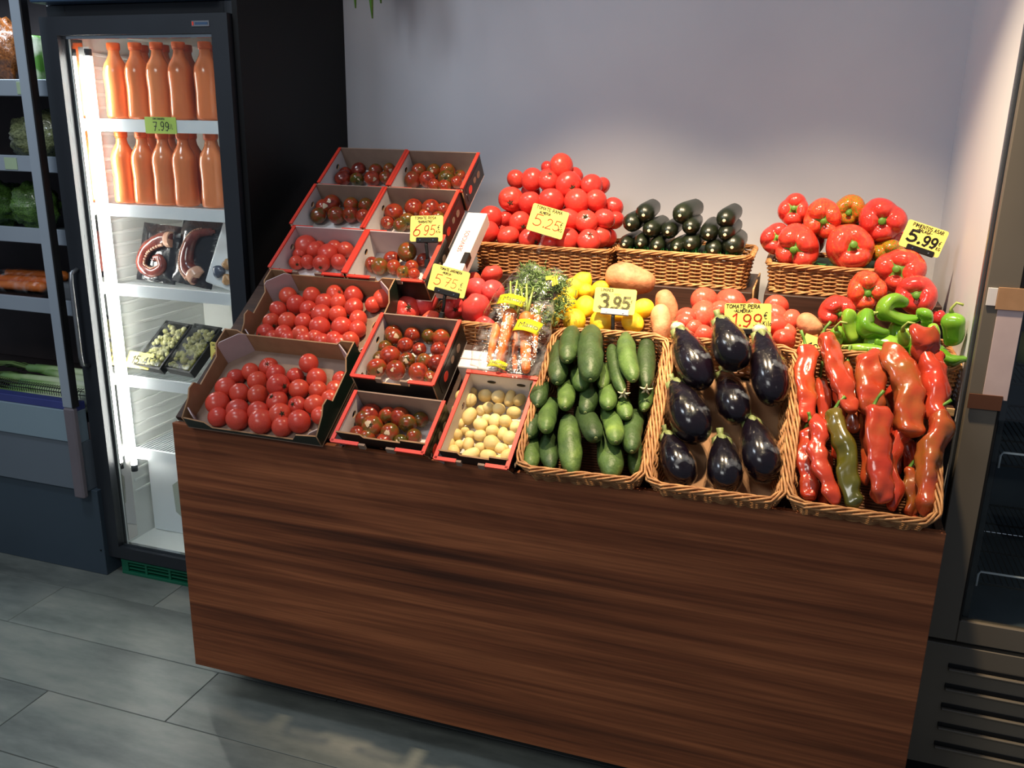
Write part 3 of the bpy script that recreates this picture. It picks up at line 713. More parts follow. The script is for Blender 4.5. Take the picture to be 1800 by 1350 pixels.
# header board above and the green crate the fridge stands on
bevel_box('fridge_header', -.79, -.135, .47, .86, 2.001, 2.5, M['header'], None, .003, 1)
tag(bpy.data.objects['fridge_header'], 'glossy header board atop the juice fridge, bluish reflection painted in', 'panel')
M['crate_green'] = mat('green_crate', (18, 110, 80), (14, 92, 66), rough=.45)
kr = tag(empty('plastic_crate', (-.41, .8, 0)), 'green slotted plastic crate under the juice fridge', 'crate')
KI = Matrix.Translation((.41, -.8, 0))
def kbox(name, *a):
    o = bevel_box(name, *a, M['crate_green'], kr, .001, 1); o.matrix_local = KI
kbox('top_rail', -.735, -.09, .512, .53, .051, .0605); kbox('bottom_rail', -.735, -.09, .512, .53, .0, .012)
for i in range(7): kbox('crate_post', -.735 + i * .1065, -.725 + i * .1065 + (.02 if i == 0 else 0), .5135, .5285, .0122, .0508)
for z in (.023, .037):
    for i in range(6): kbox('crate_slat', -.703 + i * .1065 if i == 0 else -.7245 + i * .1065, -.6290 + i * .1065, .516, .526, z, z + .005)
kbox('crate_floor', -.735, -.09, .531, 1.05, .0, .01); kbox('crate_back', -.735, -.09, 1.0505, 1.06, .0, .0605)
kbox('crate_side', -.735, -.725, .531, 1.05, .0105, .0605); kbox('crate_side', -.1, -.09, .531, 1.05, .0105, .0605)

# juice bottles
M['juice'] = fruit('carrot_juice', [(.0, (232, 116, 60)), (.5, (240, 136, 78)), (1., (244, 152, 96))], rough=.18, nscale=10, namp=.3, coat=.5, val=.05)
M['cap_orange'] = mat('orange_cap', (240, 108, 40), rough=.4)
def lathe(name, prof, seg=24):
    v, f = [], []
    for r, z in prof:
        for k in range(seg): v.append((r * math.cos(2 * math.pi * k / seg), r * math.sin(2 * math.pi * k / seg), z))
    n = len(prof)
    for i in range(n - 1):
        for k in range(seg):
            l = (k + 1) % seg
            f.append((i * seg + k, i * seg + l, (i + 1) * seg + l, (i + 1) * seg + k))
    f.append(tuple(range(seg - 1, -1, -1))); f.append(tuple((n - 1) * seg + k for k in range(seg)))
    return new_mesh(name, v, f)
ORD = ['first', 'second', 'third', 'fourth', 'fifth', 'sixth', 'seventh', 'eighth', 'ninth', 'tenth', 'eleventh', 'twelfth']
bme = lathe('juice_bottle', [(.030, 0), (.038, .003), (.0405, .010), (.0395, .05), (.038, .09), (.0395, .125), (.0405, .145), (.039, .165), (.034, .182), (.025, .198), (.0195, .21), (.0175, .222), (.0175, .232)])
cme = lathe('cap', [(.0205, .2325), (.0212, .234), (.0212, .25), (.0198, .2525)])
cme2 = lathe('cap_ring', [(.0196, .2285), (.0202, .229), (.0202, .232), (.0196, .2324)])
for row, (z, xs) in enumerate(((SHZ[0] + .0045, (-.640, -.556, -.468, -.381, -.284)), (SHZ[1] + .0045, (-.644, -.563, -.476, -.394, -.289)))):
    for back in (0, 1):
        for i, x in enumerate(xs):
            b = link('juice_bottle', bme, M['juice'])
            b.location = (x + (.034 if back else 0), .645 + .1 * back + rnd.uniform(-.004, .004), z)
            b.scale.z = .95
            b.rotation_euler.z = rnd.uniform(0, 6)
            link('cap', cme, M['cap_orange'], b); link('cap_ring', cme2, M['cap_orange'], b)
            sh = 'top' if row == 0 else 'second'
            if back: tag(b, 'orange juice bottle behind, %s from left in rear row of %s fridge shelf' % (ORD[i], sh), 'bottle', 'juice bottles in the fridge')
            else: tag(b, 'orange juice bottle, %s from left in front row of %s fridge shelf' % (ORD[i], sh), 'bottle', 'juice bottles in the fridge')

# ------------------------------------------------------------------ open refrigerated case at far left
cs = tag(empty('refrigerated_case', (-1.35, .478, 0)), 'grey open refrigerated case with shelves left of the juice fridge', 'fridge')
CI = Matrix.Translation((1.35, -.478, 0))
def cbox(name, a, m, par=None, bev=.002):
    o = bevel_box(name, *a, m, par or cs, bev, 1)
    if par is None: o.matrix_local = CI
    return o
cbox('kick_panel', (-2.0, -.775, .478, 1.15, 0.0, .345), M['case_dark'])
cbox('screw', (-.792, -.786, .4745, .4778, .10, .106), M['black_plastic'], None, .0008)
cbox('lower_band', (-2.0, -.80, .462, 1.15, .3455, .535), M['case_mid'])
cbox('upper_band', (-2.0, -.80, .452, .50, .5355, .655), M['case_light'])
cbox('bumper_strip', (-2.0, -.80, .458, .50, .6555, .684), M['bumper'])
cbox('well_floor', (-2.0, -.78, .501, 1.15, .5355, .60), M['case_back'])
cbox('back_panel', (-2.0, -.78, 1.12, 1.15, .6005, 2.15), M['case_back'])
cbox('top_canopy', (-2.0, -.78, .50, 1.15, 2.1505, 2.3), M['case_dark'])
cbox('post', (-.842, -.802, .440, .452, .672, 2.15), M['case_post'])
cbox('post_edge', (-.8015, -.795, .440, .47, .672, 2.15), M['black_plastic'])
cbox('post_foot', (-.842, -.795, .436, .4615, .325, .671), M['post_brown'], None, .006)
g0 = MB()
for i in range(110):
    x = -2.0 + i * .0108
    g0.tube([(x, .505, .686), (x + .004, .500, .705), (x, .512, .716), (x - .004, .53, .716)], .0016, 4)
g0.tube([(-2, .503, .7155), (-.80, .503, .7155)], .002, 4); g0.tube([(-2, .506, .70), (-.80, .506, .70)], .002, 4)
gr = tag(g0.build('air_grille', M['dark_wire'], cs), kind='stuff'); gr.matrix_local = CI
CSZ = [1.752, 1.503, 1.255, 1.003]
for i, z in enumerate(CSZ):
    sh = cbox('shelf', (-2.0, -.785, .575, 1.1195, z - .012, z), M['case_mid'])
    bevel_box('price_strip', -2.0, -.785, .560, .5745, z - .028, z + .026, M['case_post'], sh, .002, 1)
    if i < 2:
        xx = -.98 if i == 0 else -1.08
        bevel_box('price_ticket', xx, xx + .055, .5575, .5597, z - .022, z + .018, mat('pale_ticket', (176, 196, 160), rough=.6), sh, .0005, 1)
lp = area('case_canopy_lamp', (-1.35, .62, 2.13), (-1.35, .66, 0), 8, 1.1, .05, (.75, .9, 1.0))

# ------------------------------------------------------------------ brown-grey glass door cabinet at far right
M['cab'] = mat('cabinet_bronze', (112, 103, 91), (102, 94, 83), rough=.45, metal=.0, scale=3)
M['cab_dark'] = mat('cabinet_inside', (96, 110, 120), (84, 98, 108), rough=.6)
rf = tag(empty('glass_door_cabinet', (2.4, .32, 0)), 'dark grey glass door cabinet at the right edge beside the counter', 'fridge')
RI = Matrix.Translation((-2.4, -.32, 0))
def rbox(name, a, m, par=None, bev=.002):
    o = bevel_box(name, *a, m, par or rf, bev, 1)
    if par is None: o.matrix_local = RI
    return o
RX0, RX1 = 1.985, 2.75
rbox('side_wall', (2.065, 2.08, .345, 1.0, .07, 2.2), M['fridge_black']); rbox('side_wall', (RX1 - .03, RX1, .345, 1.0, .07, 2.2), M['fridge_black'])
rbox('side_fill', (RX0, 2.0645, .345, .3595, .07, 2.2), M['fridge_black'])
rbox('back_wall', (2.0805, RX1 - .0305, .98, 1.0, .47, 2.2), M['cab_dark']); rbox('inner_floor', (2.0805, RX1 - .0305, .346, .9795, .44, .47), M['cab_dark'])
rbox('lower_panel', (RX0 + .002, RX1, .32, .344, .07, .428), M['cab'])
rbox('plinth', (RX0 + .01, RX1, .36, .95, 0, .0695), M['black_plastic'])
lv = None
for i in range(5):
    z = .365 - i * .058
    if lv is None: o = bevel_box('slot_shade', 0, .62, -.0015, .001, 0, .012, M['black_plastic'], rf, .001, 1); lv = o.data; lo = bevel_box('louvre_lip', 0, .62, -.010, .0, -.006, 0, M['cab'], rf, .002, 1)  # black strips stand in for the shade inside the louvre openings
    else: o = link('slot_shade', lv, None, rf); lo = link('louvre_lip', lo.data, None, rf)
    for q in (o, lo): q.matrix_local = RI @ Matrix.Translation((2.05, .319, z))
rd = rbox('door_frame', (RX0 + .003, 2.056, .32, .342, .44, 2.2), M['cab'])
bevel_box('door_rail', 2.0565, RX1, .32, .342, .44, .50, M['cab'], rd, .002, 1); bevel_box('door_stile', RX1 - .06, RX1, .32, .342, .501, 2.2, M['cab'], rd, .002, 1)
MB().box(2.0565, RX1 - .0605, .329, .335, .5005, 2.2).build('glass_pane', M['glass'], rd)
MB().box(2.0562, 2.060, .3195, .343, .5003, 2.2).build('glass_gasket', M['black_plastic'], rd)
bevel_box('cardboard_patch', 2.018, 2.070, .3165, .3193, 1.075, 1.325, M['card_lilac'], rd, .0005, 1)
bevel_box('kraft_patch', 2.012, 2.30, .313, .3163, 1.285, 1.335, M['kraft'], rd, .0005, 1)
bevel_box('tape', 1.992, 2.0118, .3160, .3188, 1.292, 1.332, M['card_white'], rd, .0005, 1)
bevel_box('brown_tape', 1.990, 2.06, .3130, .3162, 1.050, 1.0855, mat('brown_tape', (92, 56, 36), rough=.3), rd, .0005, 1)
for z in (1.10, .895, .575):
    sh = empty('rack_shelf'); sh.parent = rf; sh.matrix_local = RI
    mb = MB()
    for i in range(46): mb.tube([(2.085 + i * .0138, .40, z), (2.085 + i * .0138, .95, z)], .0018, 4)
    for y in (.40, .6, .8, .95): mb.tube([(2.083, y, z - .004), (2.715, y, z - .004)], .003, 5)
    tag(mb.build('shelf_wires', M['dark_wire'], sh), kind='stuff')
    if z < 1.0: MB().tube([(2.095, .395, z - .01), (2.095, .395, z + .022), (2.10, .395, z + .03), (2.69, .395, z + .03), (2.70, .395, z + .022), (2.70, .395, z - .01)], .003, 6).build('front_rail', M['shelf_white'], sh, True)
for z0, nm, lab, c, c2 in ((1.105, 'food_pack', 'yellow and green food pack on the cabinet shelf behind glass', (196, 176, 96), (110, 140, 70)), (1.215, 'food_pack', 'pinkish red food pack on top of the yellow one behind glass', (206, 96, 84), (150, 56, 50)), (1.36, 'food_pack', 'brown food pack above the cardboard patch behind the cabinet glass', (150, 110, 70), (96, 66, 40))):
    me, mid, T, P = sweep_mesh(nm, [(2.086, .56, z0 + .05), (2.3, .56, z0 + .055), (2.6, .56, z0 + .05)], lambda t: .052 * min(1, (4 * t * (1 - t)) ** .25 + .001), seg=14, m=14, bump=.012, bscale=20, seed=z0)
    o = link(nm, me, mat('pack_print', c, c2, rough=.25, scale=12)); o.location = mid; tag(o, lab, 'food pack')

# ------------------------------------------------------------------ red edged cardboard boxes
def red_box(w, d, h, inner_back, lean=0., front_h=None, hole=True):
    """local: x across, y up the slope, z off the slope, origin at front left bottom"""
    root = empty('cardboard_box')
    t = .004
    mats = [M['card_white'], M['card_black'], M['kraft']]
    bevel_box('base', 0, w, lean, d, 0, t, M['card_white'], root, 0)
    def side(x, flip):
        ol = [(lean, t), (d, t), (d, h), (0, h)]
        hl = [ellipse(d * .70, h * .62, .011, .008, 14)] if hole else []
        if hole: hl.append(ellipse(d * .16, h * .55, .009, .007, 14))
        M4 = Matrix(((0, 0, 1, x), (1, 0, 0, 0), (0, 1, 0, 0), (0, 0, 0, 1)))
        plate('side_panel', ol, hl, t, mats, root, M4, (0, 1, 2) if flip else (1, 0, 2))
        mb = MB(); a0, a1 = x - .003, x + t + .003
        mb.box(a0, a1, 0, d, h, h + .0045); mb.build('red_rim', M['card_red'], root)
        if not flip: plate('print_panel', [(d * .12 + lean * .6, h * .25), (d * .9, h * .25), (d * .9, h * .8), (d * .12 + lean * .2, h * .8)], [], .0005, M['card_black'], root, Matrix(((0, 0, 1, x + t + .0003), (1, 0, 0, 0), (0, 1, 0, 0), (0, 0, 0, 1))))
        if not flip:
            for yy, zz, a in ((.3, .5, .016), (.55, .52, .012), (.75, .45, .014)):
                plate('print_mark', ellipse(d * yy, h * zz, a, a * .8, 10), [], .0004, M['card_red'] if yy < .5 else M['kraft_dark'], root, Matrix(((0, 0, 1, x + t + .001), (1, 0, 0, 0), (0, 1, 0, 0), (0, 0, 0, 1))))
    side(0, True); side(w - t, False)
    MB().box(t, w - t, d - t, d, t, h + .004, 0).build('back_panel', inner_back, root)
    # front: slanted low wall, red at the ends, black tab slot in the middle
    fh = front_h or h
    M4 = Matrix(((1, 0, 0, 0), (0, -lean / h, -1, lean + t), (0, 1, 0, 0), (0, 0, 0, 1)))
    plate('front_panel', [(t, t), (w - t, t), (w - t, fh), (w * .72, fh), (w * .70, fh - .014), (w * .30, fh - .014), (w * .28, fh), (t, fh)], [], t, mats, root, M4, (1, 0, 2))
    yf = lean * (1 - fh / h)
    for a0, a1 in ((0, .30), (.70, 1)): MB().box(w * a0, w * a1, yf - .003, yf + t + .003, fh, fh + .0045).build('red_rim', M['card_red'], root)
    for a0, a1 in ((.30, .37), (.60, .69)): MB().box(w * a0, w * a1, yf - .001, yf + t + .001, fh - .0135, fh + .003).build('locking_tab', M['kraft_dark'], root)
    return root

BOXES = {}
def place_box(key, x, s, n, w, d, h, back, label, **kw):
    b = red_box(w, d, h, back, **kw)
    b.matrix_world = deck_mat(x, s, n)
    tag(b, label, 'box', 'red edged boxes of tomatoes')
    BOXES[key] = b
place_box('redf', .520, -.022, -.0445, .252, .165, .094, M['kraft_dark'], 'red-edged box of dark tomatoes at the counter front, left of potatoes', lean=.045)
place_box('red2', .503, .170, -.012, .234, .228, .086, M['kraft_dark'], 'red-edged box of dark tomatoes behind the counter-front one')
for key, x, s, d, back, lab in (('b1l', .082, .527, .185, M['card_lilac'], 'red-edged box of red tomatoes in lower row, left, against black panel'), ('b1r', .338, .527, .185, M['card_lilac'], 'red-edged box of dark tomatoes in lower row below the 6.95 sign'), ('b2l', .062, .722, .195, M['kraft_dark'], 'red-edged box of dark tomatoes in the middle row, left'), ('b2r', .315, .722, .195, M['kraft_dark'], 'red-edged box of dark tomatoes in middle row behind the 6.95 sign'), ('b3l', .068, .926, .185, M['kraft_dark'], 'topmost left red-edged box of dark tomatoes beside the black panel'), ('b3r', .322, .926, .180, M['kraft_dark'], 'topmost right red-edged box of dark tomatoes against white wall')):
    place_box(key, x, s, 0.0, .250, d, .088, back, lab, front_h=.076)
pb = red_box(.186, .275, .094, M['card_white'], lean=.04)
pb.matrix_world = deck_mat(.803, -.030, -.0445)
tag(pb, 'red-edged white cardboard box full of small potatoes', 'box', 'red edged boxes')
mb = MB().box(-.003, .189, .268, .2785, .0985, .103); mb.build('red_rim', M['card_red'], pb)
plate('hand_hole', ellipse(.06, .07, .012, .005, 12), [], .001, M['card_black'], pb, Matrix(((1, 0, 0, 0), (0, 0, 1, .2695), (0, 1, 0, 0), (0, 0, 0, 1))))
plate('hand_hole', ellipse(.14, .07, .012, .005, 12), [], .001, M['card_black'], pb, Matrix(((1, 0, 0, 0), (0, 0, 1, .2695), (0, 1, 0, 0), (0, 0, 0, 1))))

# ------------------------------------------------------------------ kraft tomato crates with pale corner flaps
def tom_crate(w, d, h):
    root = empty('tomato_crate')
    t = .004
    mats = [M['kraft'], M['card_green'], M['kraft']]
    bevel_box('base', 0, w, 0, d, 0, t, M['kraft_dark'], root, 0)
    ol = [(0, t), (d, t), (d, h), (d * .80, h), (d * .72, h * .66), (d * .38, h * .60), (d * .33, h * .92), (d * .25, h * .95), (d * .18, h * .75), (0, h * .52)]
    for x, flip in ((0, True), (w - t, False)):
        plate('side_panel', ol, [], t, mats, root, Matrix(((0, 0, 1, x), (1, 0, 0, 0), (0, 1, 0, 0), (0, 0, 0, 1))), (0, 1, 2) if flip else (1, 0, 2))
    plate('back_panel', [(t, t), (w - t, t), (w - t, h), (w * .9, h), (w * .86, h * .82), (w * .14, h * .82), (w * .1, h), (t, h)], [], t, mats, root, Matrix(((1, 0, 0, 0), (0, 0, -1, d), (0, 1, 0, 0), (0, 0, 0, 1))), (0, 1, 2))
    plate('front_panel', [(t, t), (w - t, t), (w - t, h * .5), (w * .84, h * .42), (w * .80, h * .16), (w * .2, h * .16), (w * .16, h * .4), (t, h * .5)], [], t, mats, root, Matrix(((1, 0, 0, 0), (0, 0, -1, t), (0, 1, 0, 0), (0, 0, 0, 1))), (1, 0, 2))
    # corner flaps: pale card folded across the corners
    for cx, cy, sx, sy, hh, a in ((t, d - t, 1, -1, h * 1.0, .062), (w - t, d - t, -1, -1, h * 1.0, .045), (t, t, 1, 1, h * .62, .03), (w - t, t, -1, 1, h * .5, .03)):
        p0 = Vector((cx, cy + sy * a * .9, 0)); p1 = Vector((cx + sx * a, cy + sy * .001, 0))
        e = (p1 - p0).normalized(); nrm = Vector((0, 0, 1)).cross(e)
        L = (p1 - p0).length
        M4 = Matrix(((e.x, 0, nrm.x, p0.x), (e.y, 0, nrm.y, p0.y), (0, 1, 0, 0), (0, 0, 0, 1)))
        plate('corner_flap', [(0, t), (L, t), (L, hh * .85), (L * .8, hh), (L * .12, hh), (0, hh * .9)], [], .003, M['card_lilac'], root, M4)
    return root
tc1 = tom_crate(.41, .288, .085); tc1.matrix_world = deck_mat(.066, -.014, .006); tag(tc1, 'kraft cardboard crate of red tomatoes at the front left counter corner', 'crate', 'kraft tomato crates')
tc2 = tom_crate(.41, .245, .085); tc2.matrix_world = deck_mat(.088, .281, 0); tag(tc2, 'kraft cardboard crate of red tomatoes behind the front left one', 'crate', 'kraft tomato crates')

# white cardboard boxes lying on the slope
def white_box(x0, x1, s0, s1, n0, n1, lab):
    r = empty('white_carton'); r.matrix_world = deck_mat(x0, s0, n0)
    bevel_box('carton_body', 0, x1 - x0, 0, s1 - s0, 0, n1 - n0, M['card_white'], r, .002, 1)
    tag(r, lab, 'box'); return r
wb = white_box(.604, .668, .53, .86, .012, .055, 'white carton lying on the slope right of the red-edged boxes')
bevel_box('carton_flap', .0, .06, -.006, .10, .0435, .046, M['card_white'], wb, .0005, 1)
bevel_box('hand_slot', .046, .0645, .105, .155, .020, .0437, M['card_black'], wb, .002, 1)
wb2 = white_box(.752, .86, .284, .345, -.0455, .02, 'white carton edge between the dark tomatoes and the carrot bags')
bevel_box('carton_seam', 0, .108, .028, .032, .0655, .067, M['card_lilac'], wb2, .0005, 1)

# ------------------------------------------------------------------ wicker baskets
def rr_path(w, d, r, step):
    """points and outward normals round a rounded rectangle centred on the origin"""
    segs = []
    hw, hd = w / 2 - r, d / 2 - r
    L = [2 * hw, math.pi * r / 2, 2 * hd, math.pi * r / 2] * 2
    tot = sum(L[:8]) 
    n = max(24, int(tot / step)); n += n % 2
    out = []
    for i in range(n):
        u = tot * i / n
        k = 0
        while u > L[k]: u -= L[k]; k += 1
        if k == 0: p, q = Vector((-hw + u, -hd - r, 0)), Vector((0, -1, 0))
        elif k == 2: p, q = Vector((hw + r, -hd + u, 0)), Vector((1, 0, 0))
        elif k == 4: p, q = Vector((hw - u, hd + r, 0)), Vector((0, 1, 0))
        elif k == 6: p, q = Vector((-hw - r, hd - u, 0)), Vector((-1, 0, 0))
        else:
            c = {1: (hw, -hd, -90), 3: (hw, hd, 0), 5: (-hw, hd, 90), 7: (-hw, -hd, 180)}[k]
            a = math.radians(c[2]) + u / r
            q = Vector((math.cos(a), math.sin(a), 0)); p = Vector((c[0], c[1], 0)) + q * r
        out.append((p, q))
    return out

BK = {}
def basket_meshes(w, d, h, flare):
    key = (w, d, h, flare)
    if key in BK: return BK[key]
    sub = 4
    path = rr_path(w, d, .035, .034)
    ns = len(path)
    fine = rr_path(w, d, .035, .022 / sub)
    nf = ns * sub
    fine = []
    for i in range(nf):  # resample evenly on the coarse ring
        a, b = path[i // sub], path[(i // sub + 1) % ns]
        t = (i % sub) / sub
        fine.append((a[0].lerp(b[0], t), a[1].lerp(b[1], t).normalized()))
    weave = MB()
    rows = int((h - .012) / .0056)
    R = random.Random(3)
    for j in range(rows):
        z = .008 + j * .0056
        pts = []
        for i, (p, q) in enumerate(fine):
            off = flare * (z / h) - flare + .0046 * math.cos(math.pi * i / sub + math.pi * ((j // 1) % 2))
            pts.append(p + q * off + Vector((0, 0, z + R.uniform(-.0008, .0008))))
        weave.tube(pts, .0029, 5, 0, False, True)
    stakes = MB()
    for i, (p, q) in enumerate(path):
        stakes.tube([p + q * (-flare) + Vector((0, 0, .002)), p + Vector((0, 0, h - .003))], .0028, 5)
    rim = MB()
    for ph in range(5):
        pts = []
        nr = ns * 5
        for i in range(nr):
            u = i / nr * ns
            a, b = path[int(u) % ns], path[(int(u) + 1) % ns]
            t = u - int(u)
            p, q = a[0].lerp(b[0], t), a[1].lerp(b[1], t).normalized()
            an = 2 * math.pi * (u * round(ns / 4.6) / ns + ph / 5)
            pts.append(p + q * (.0068 * math.cos(an) + .001) + Vector((0, 0, h + .0055 * math.sin(an))))
        rim.tube(pts, .0031, 5, 0, False, True)
    foot = MB()
    for ph in range(2):
        pts = []
        for i, (p, q) in enumerate(fine):
            an = math.pi * i / sub / 1.0 + math.pi * ph
            pts.append(p + q * (-flare + .004 + .0036 * math.cos(an)) + Vector((0, 0, .005 + .0034 * math.sin(an))))
        foot.tube(pts, .0034, 5, 0, False, True)
    base = MB()
    hw, hd = w / 2 - flare - .008, d / 2 - flare - .008
    k = int(2 * hd / .0075)
    for i in range(k): base.tube([(-hw, -hd + i * .0075, .005), (hw, -hd + i * .0075, .005)], .0036, 4)
    BK[key] = [(nm, new_mesh('basket_' + nm, m.v, m.f), mt, kd) for nm, m, mt, kd in (('weave', weave, M['wicker'], 'stuff'), ('stakes', stakes, M['wicker'], 'stuff'), ('rim', rim, M['wicker'], None), ('foot_rim', foot, M['wicker'], None), ('base', base, M['wicker_dark'], 'stuff'))]
    return BK[key]

def basket(w, d, h, flare, mat4, label):
    r = empty('wicker_basket'); r.matrix_world = mat4
    for nm, me, mt, kd in basket_meshes(w, d, h, flare):
        o = link(nm, me, mt, r)
        if kd: o['kind'] = kd
    tag(r, label, 'basket', 'wicker baskets of vegetables')
    return r
def deck_basket(x0, x1, s0, s1, n0, h, label, rz=0.):
    return basket(round(x1 - x0, 3), round(s1 - s0, 3), h, .026, deck_mat((x0 + x1) / 2, (s0 + s1) / 2, n0, rz), label)
deck_basket(1.002, 1.296, -.018, .420, -.0445, .098, 'front wicker basket heaped with cucumbers', rz=.03)
deck_basket(1.310, 1.604, -.016, .422, -.0445, .098, 'front wicker basket holding film-wrapped eggplants', rz=.008)
deck_basket(1.617, 1.911, -.014, .424, -.0445, .098, 'front wicker basket of long red peppers at the right end', rz=-.008)
def flat_basket(x0, x1, y0, y1, z, h, label, fl=.014): return basket(round(x1 - x0, 3), round(y1 - y0, 3), h, fl, Matrix.Translation(((x0 + x1) / 2, (y0 + y1) / 2, z)), label)
flat_basket(.592, 1.034, .752, 1.04, BZ + .001, .088, 'wicker basket under the tall pile of vine tomatoes')
flat_basket(1.052, 1.446, .752, 1.04, BZ + .001, .094, 'wicker basket of stacked dark zucchini against the wall')
flat_basket(1.498, 1.892, .752, 1.04, BZ + .001, .080, 'wicker basket under the red bell peppers by the wall')
flat_basket(.535, .905, .385, .69, MZ + .001, .094, 'middle wicker basket of large tomatoes behind the carrot bags')
flat_basket(.918, 1.268, .385, .69, MZ + .001, .094, 'middle wicker basket of lemons')
flat_basket(1.282, 1.632, .385, .69, MZ + .001, .094, 'middle wicker basket of plum tomatoes behind the eggplants')
flat_basket(1.645, 1.975, .385, .69, MZ + .001, .094, 'middle wicker basket of green peppers by the right wall')

# ------------------------------------------------------------------ produce shapes
def globe(name, fn, seg=26, rings=18):
    v, f = [], []
    for i in range(rings + 1):
        th = math.pi * i / rings
        if i in (0, rings):
            v.append(Vector(fn(th, 0)) if False else fn(th, 0.)); continue
        for k in range(seg): v.append(fn(th, 2 * math.pi * k / seg))
    def ix(i, k): return 0 if i == 0 else (1 + (rings - 1) * seg if i == rings else 1 + (i - 1) * seg + k % seg)
    for i in range(rings):
        for k in range(seg):
            if i == 0: f.append((0, ix(1, k), ix(1, k + 1)))
            elif i == rings - 1: f.append((ix(i, k + 1), ix(i, k), ix(rings, 0)))
            else: f.append((ix(i, k), ix(i + 1, k), ix(i + 1, k + 1), ix(i, k + 1)))
    return new_mesh(name, v, f)

def tomato_fn(zs=.86, lob=5, la=.02, dim=.10, seed=0, sx=1.):
    def fn(th, ph):
        r = 1 + la * math.cos(lob * ph + seed) * math.exp(-((th - .55) / .8) ** 2) + .018 * math.sin(2 * ph + seed * 2) * math.sin(th)
        r -= dim * math.exp(-(th / .30) ** 2) + .035 * math.exp(-((math.pi - th) / .25) ** 2)
        return Vector((r * math.sin(th) * math.cos(ph) * sx, r * math.sin(th) * math.sin(ph), r * math.cos(th) * zs))
    return fn

def bell_fn(lob=4, la=.11, dim=.50, zs=.92, taper=.18, seed=0):
    def fn(th, ph):
        g_ = (1 - abs(math.sin((lob * ph + seed) / 2))) ** 1.6          # narrow grooves between rounded lobes
        wl = math.exp(-((th - .75) / .75) ** 2)
        r = 1 - la * 1.9 * g_ * wl + .05 * math.sin(2 * ph + seed) * math.sin(th) + .04 * math.sin(3 * ph + 2 * seed) * math.sin(th)
        r -= dim * math.exp(-(th / .40) ** 2) + .2 * math.exp(-((math.pi - th) / .35) ** 2)
        z = r * math.cos(th) * zs
        k = 1 - taper * (1 - math.cos(th)) / 2
        q = abs(math.sin(th)) ** .92
        return Vector((r * q * math.cos(ph) * k, r * q * math.sin(ph) * k, z))
    return fn

def calyx_mesh(name, n=5, L=.42, stem=.18, z=.80, droop=.05):
    """little star of sepals and a stub of stalk, for a fruit of radius one"""
    mb = MB()
    for k in range(n):
        a = 2 * math.pi * k / n + .3
        d = Vector((math.cos(a), math.sin(a), 0)); e = Vector((-d.y, d.x, 0))
        p = [Vector((0, 0, z)) + d * .03, Vector((0, 0, z + .06)) + d * L * .5, Vector((0, 0, z + .06 - droop)) + d * L]
        wd = [.05, .06, .006]
        v = []
        for q, w_ in zip(p, wd): v += [q - e * w_, q + e * w_, q + Vector((0, 0, .025))]
        f = []
        for i in range(2):
            b = i * 3
            f += [(b, b + 3, b + 5, b + 2), (b + 2, b + 5, b + 4, b + 1), (b + 1, b + 4, b + 3, b)]
        mb.add(v, f)
    mb.tube([(0, 0, z - .02), (.01, 0, z + stem * .6), (.05, .02, z + stem)], [.05, .04, .045], 6)
    return new_mesh(name, mb.v, mb.f)

TOM = [globe('tomato', tomato_fn(zs=z, seed=i, la=.012 + .006 * i)) for i, z in enumerate((.88, .84, .92, .86))]
BEEF = [globe('large_tomato', tomato_fn(zs=z, lob=l, la=.06, dim=.16, seed=i, sx=1.06)) for i, (z, l) in enumerate(((.80, 5), (.84, 6), (.78, 4)))]
PERA = [globe('plum_tomato', tomato_fn(zs=1.22, la=.01, dim=.05, seed=i)) for i in range(2)]
CALYX = calyx_mesh('calyx'); CALYXS = calyx_mesh('calyx_small', 5, .26, .10)
BELL = [globe('bell_pepper', bell_fn(lob=l, la=a, seed=i * .7, zs=z), 44, 24) for i, (l, a, z) in enumerate(((4, .10, .95), (4, .14, 1.0), (3, .10, .98), (4, .12, 1.06)))]
def stick(name='sticker'):
    v, f = [], []
    for i in range(4):
        th = .01 + .30 * i / 3
        for k in range(12):
            a = 2 * math.pi * k / 12
            rr = th * (1 + .25 * math.sin(3 * a))
            v.append(Vector((math.sin(rr) * math.cos(a), math.sin(rr) * math.sin(a), math.cos(rr))) * 1.012)
    for i in range(3):
        for k in range(12):
            l = (k + 1) % 12
            f.append((i * 12 + k, (i + 1) * 12 + k, (i + 1) * 12 + l, i * 12 + l))
    f.append(tuple(range(12)))
    return new_mesh(name, v, f)
BLOTCH = stick('pale_blotch')  # pale blotch, turned to the camera side of some tomatoes

def rows_of(items, along, across, step):
    """row number from the front/bottom and place from the left for every item"""
    idx = sorted(range(len(items)), key=lambda i: along(items[i]))
    rows, cur = [], []
    for i in idx:
        if cur and along(items[i]) - along(items[cur[0]]) > step: rows.append(cur); cur = []
        cur.append(i)
    if cur: rows.append(cur)
    res = {}
    for r, row in enumerate(rows):
        for k, i in enumerate(sorted(row, key=lambda i: across(items[i]))): res[i] = (r, k)
    return res, len(rows)

TOCAM = lambda p: (CAM - p).normalized()
def orient(direction, spin):
    return direction.to_track_quat('Z', 'Y') @ Quaternion((0, 0, 1), spin)

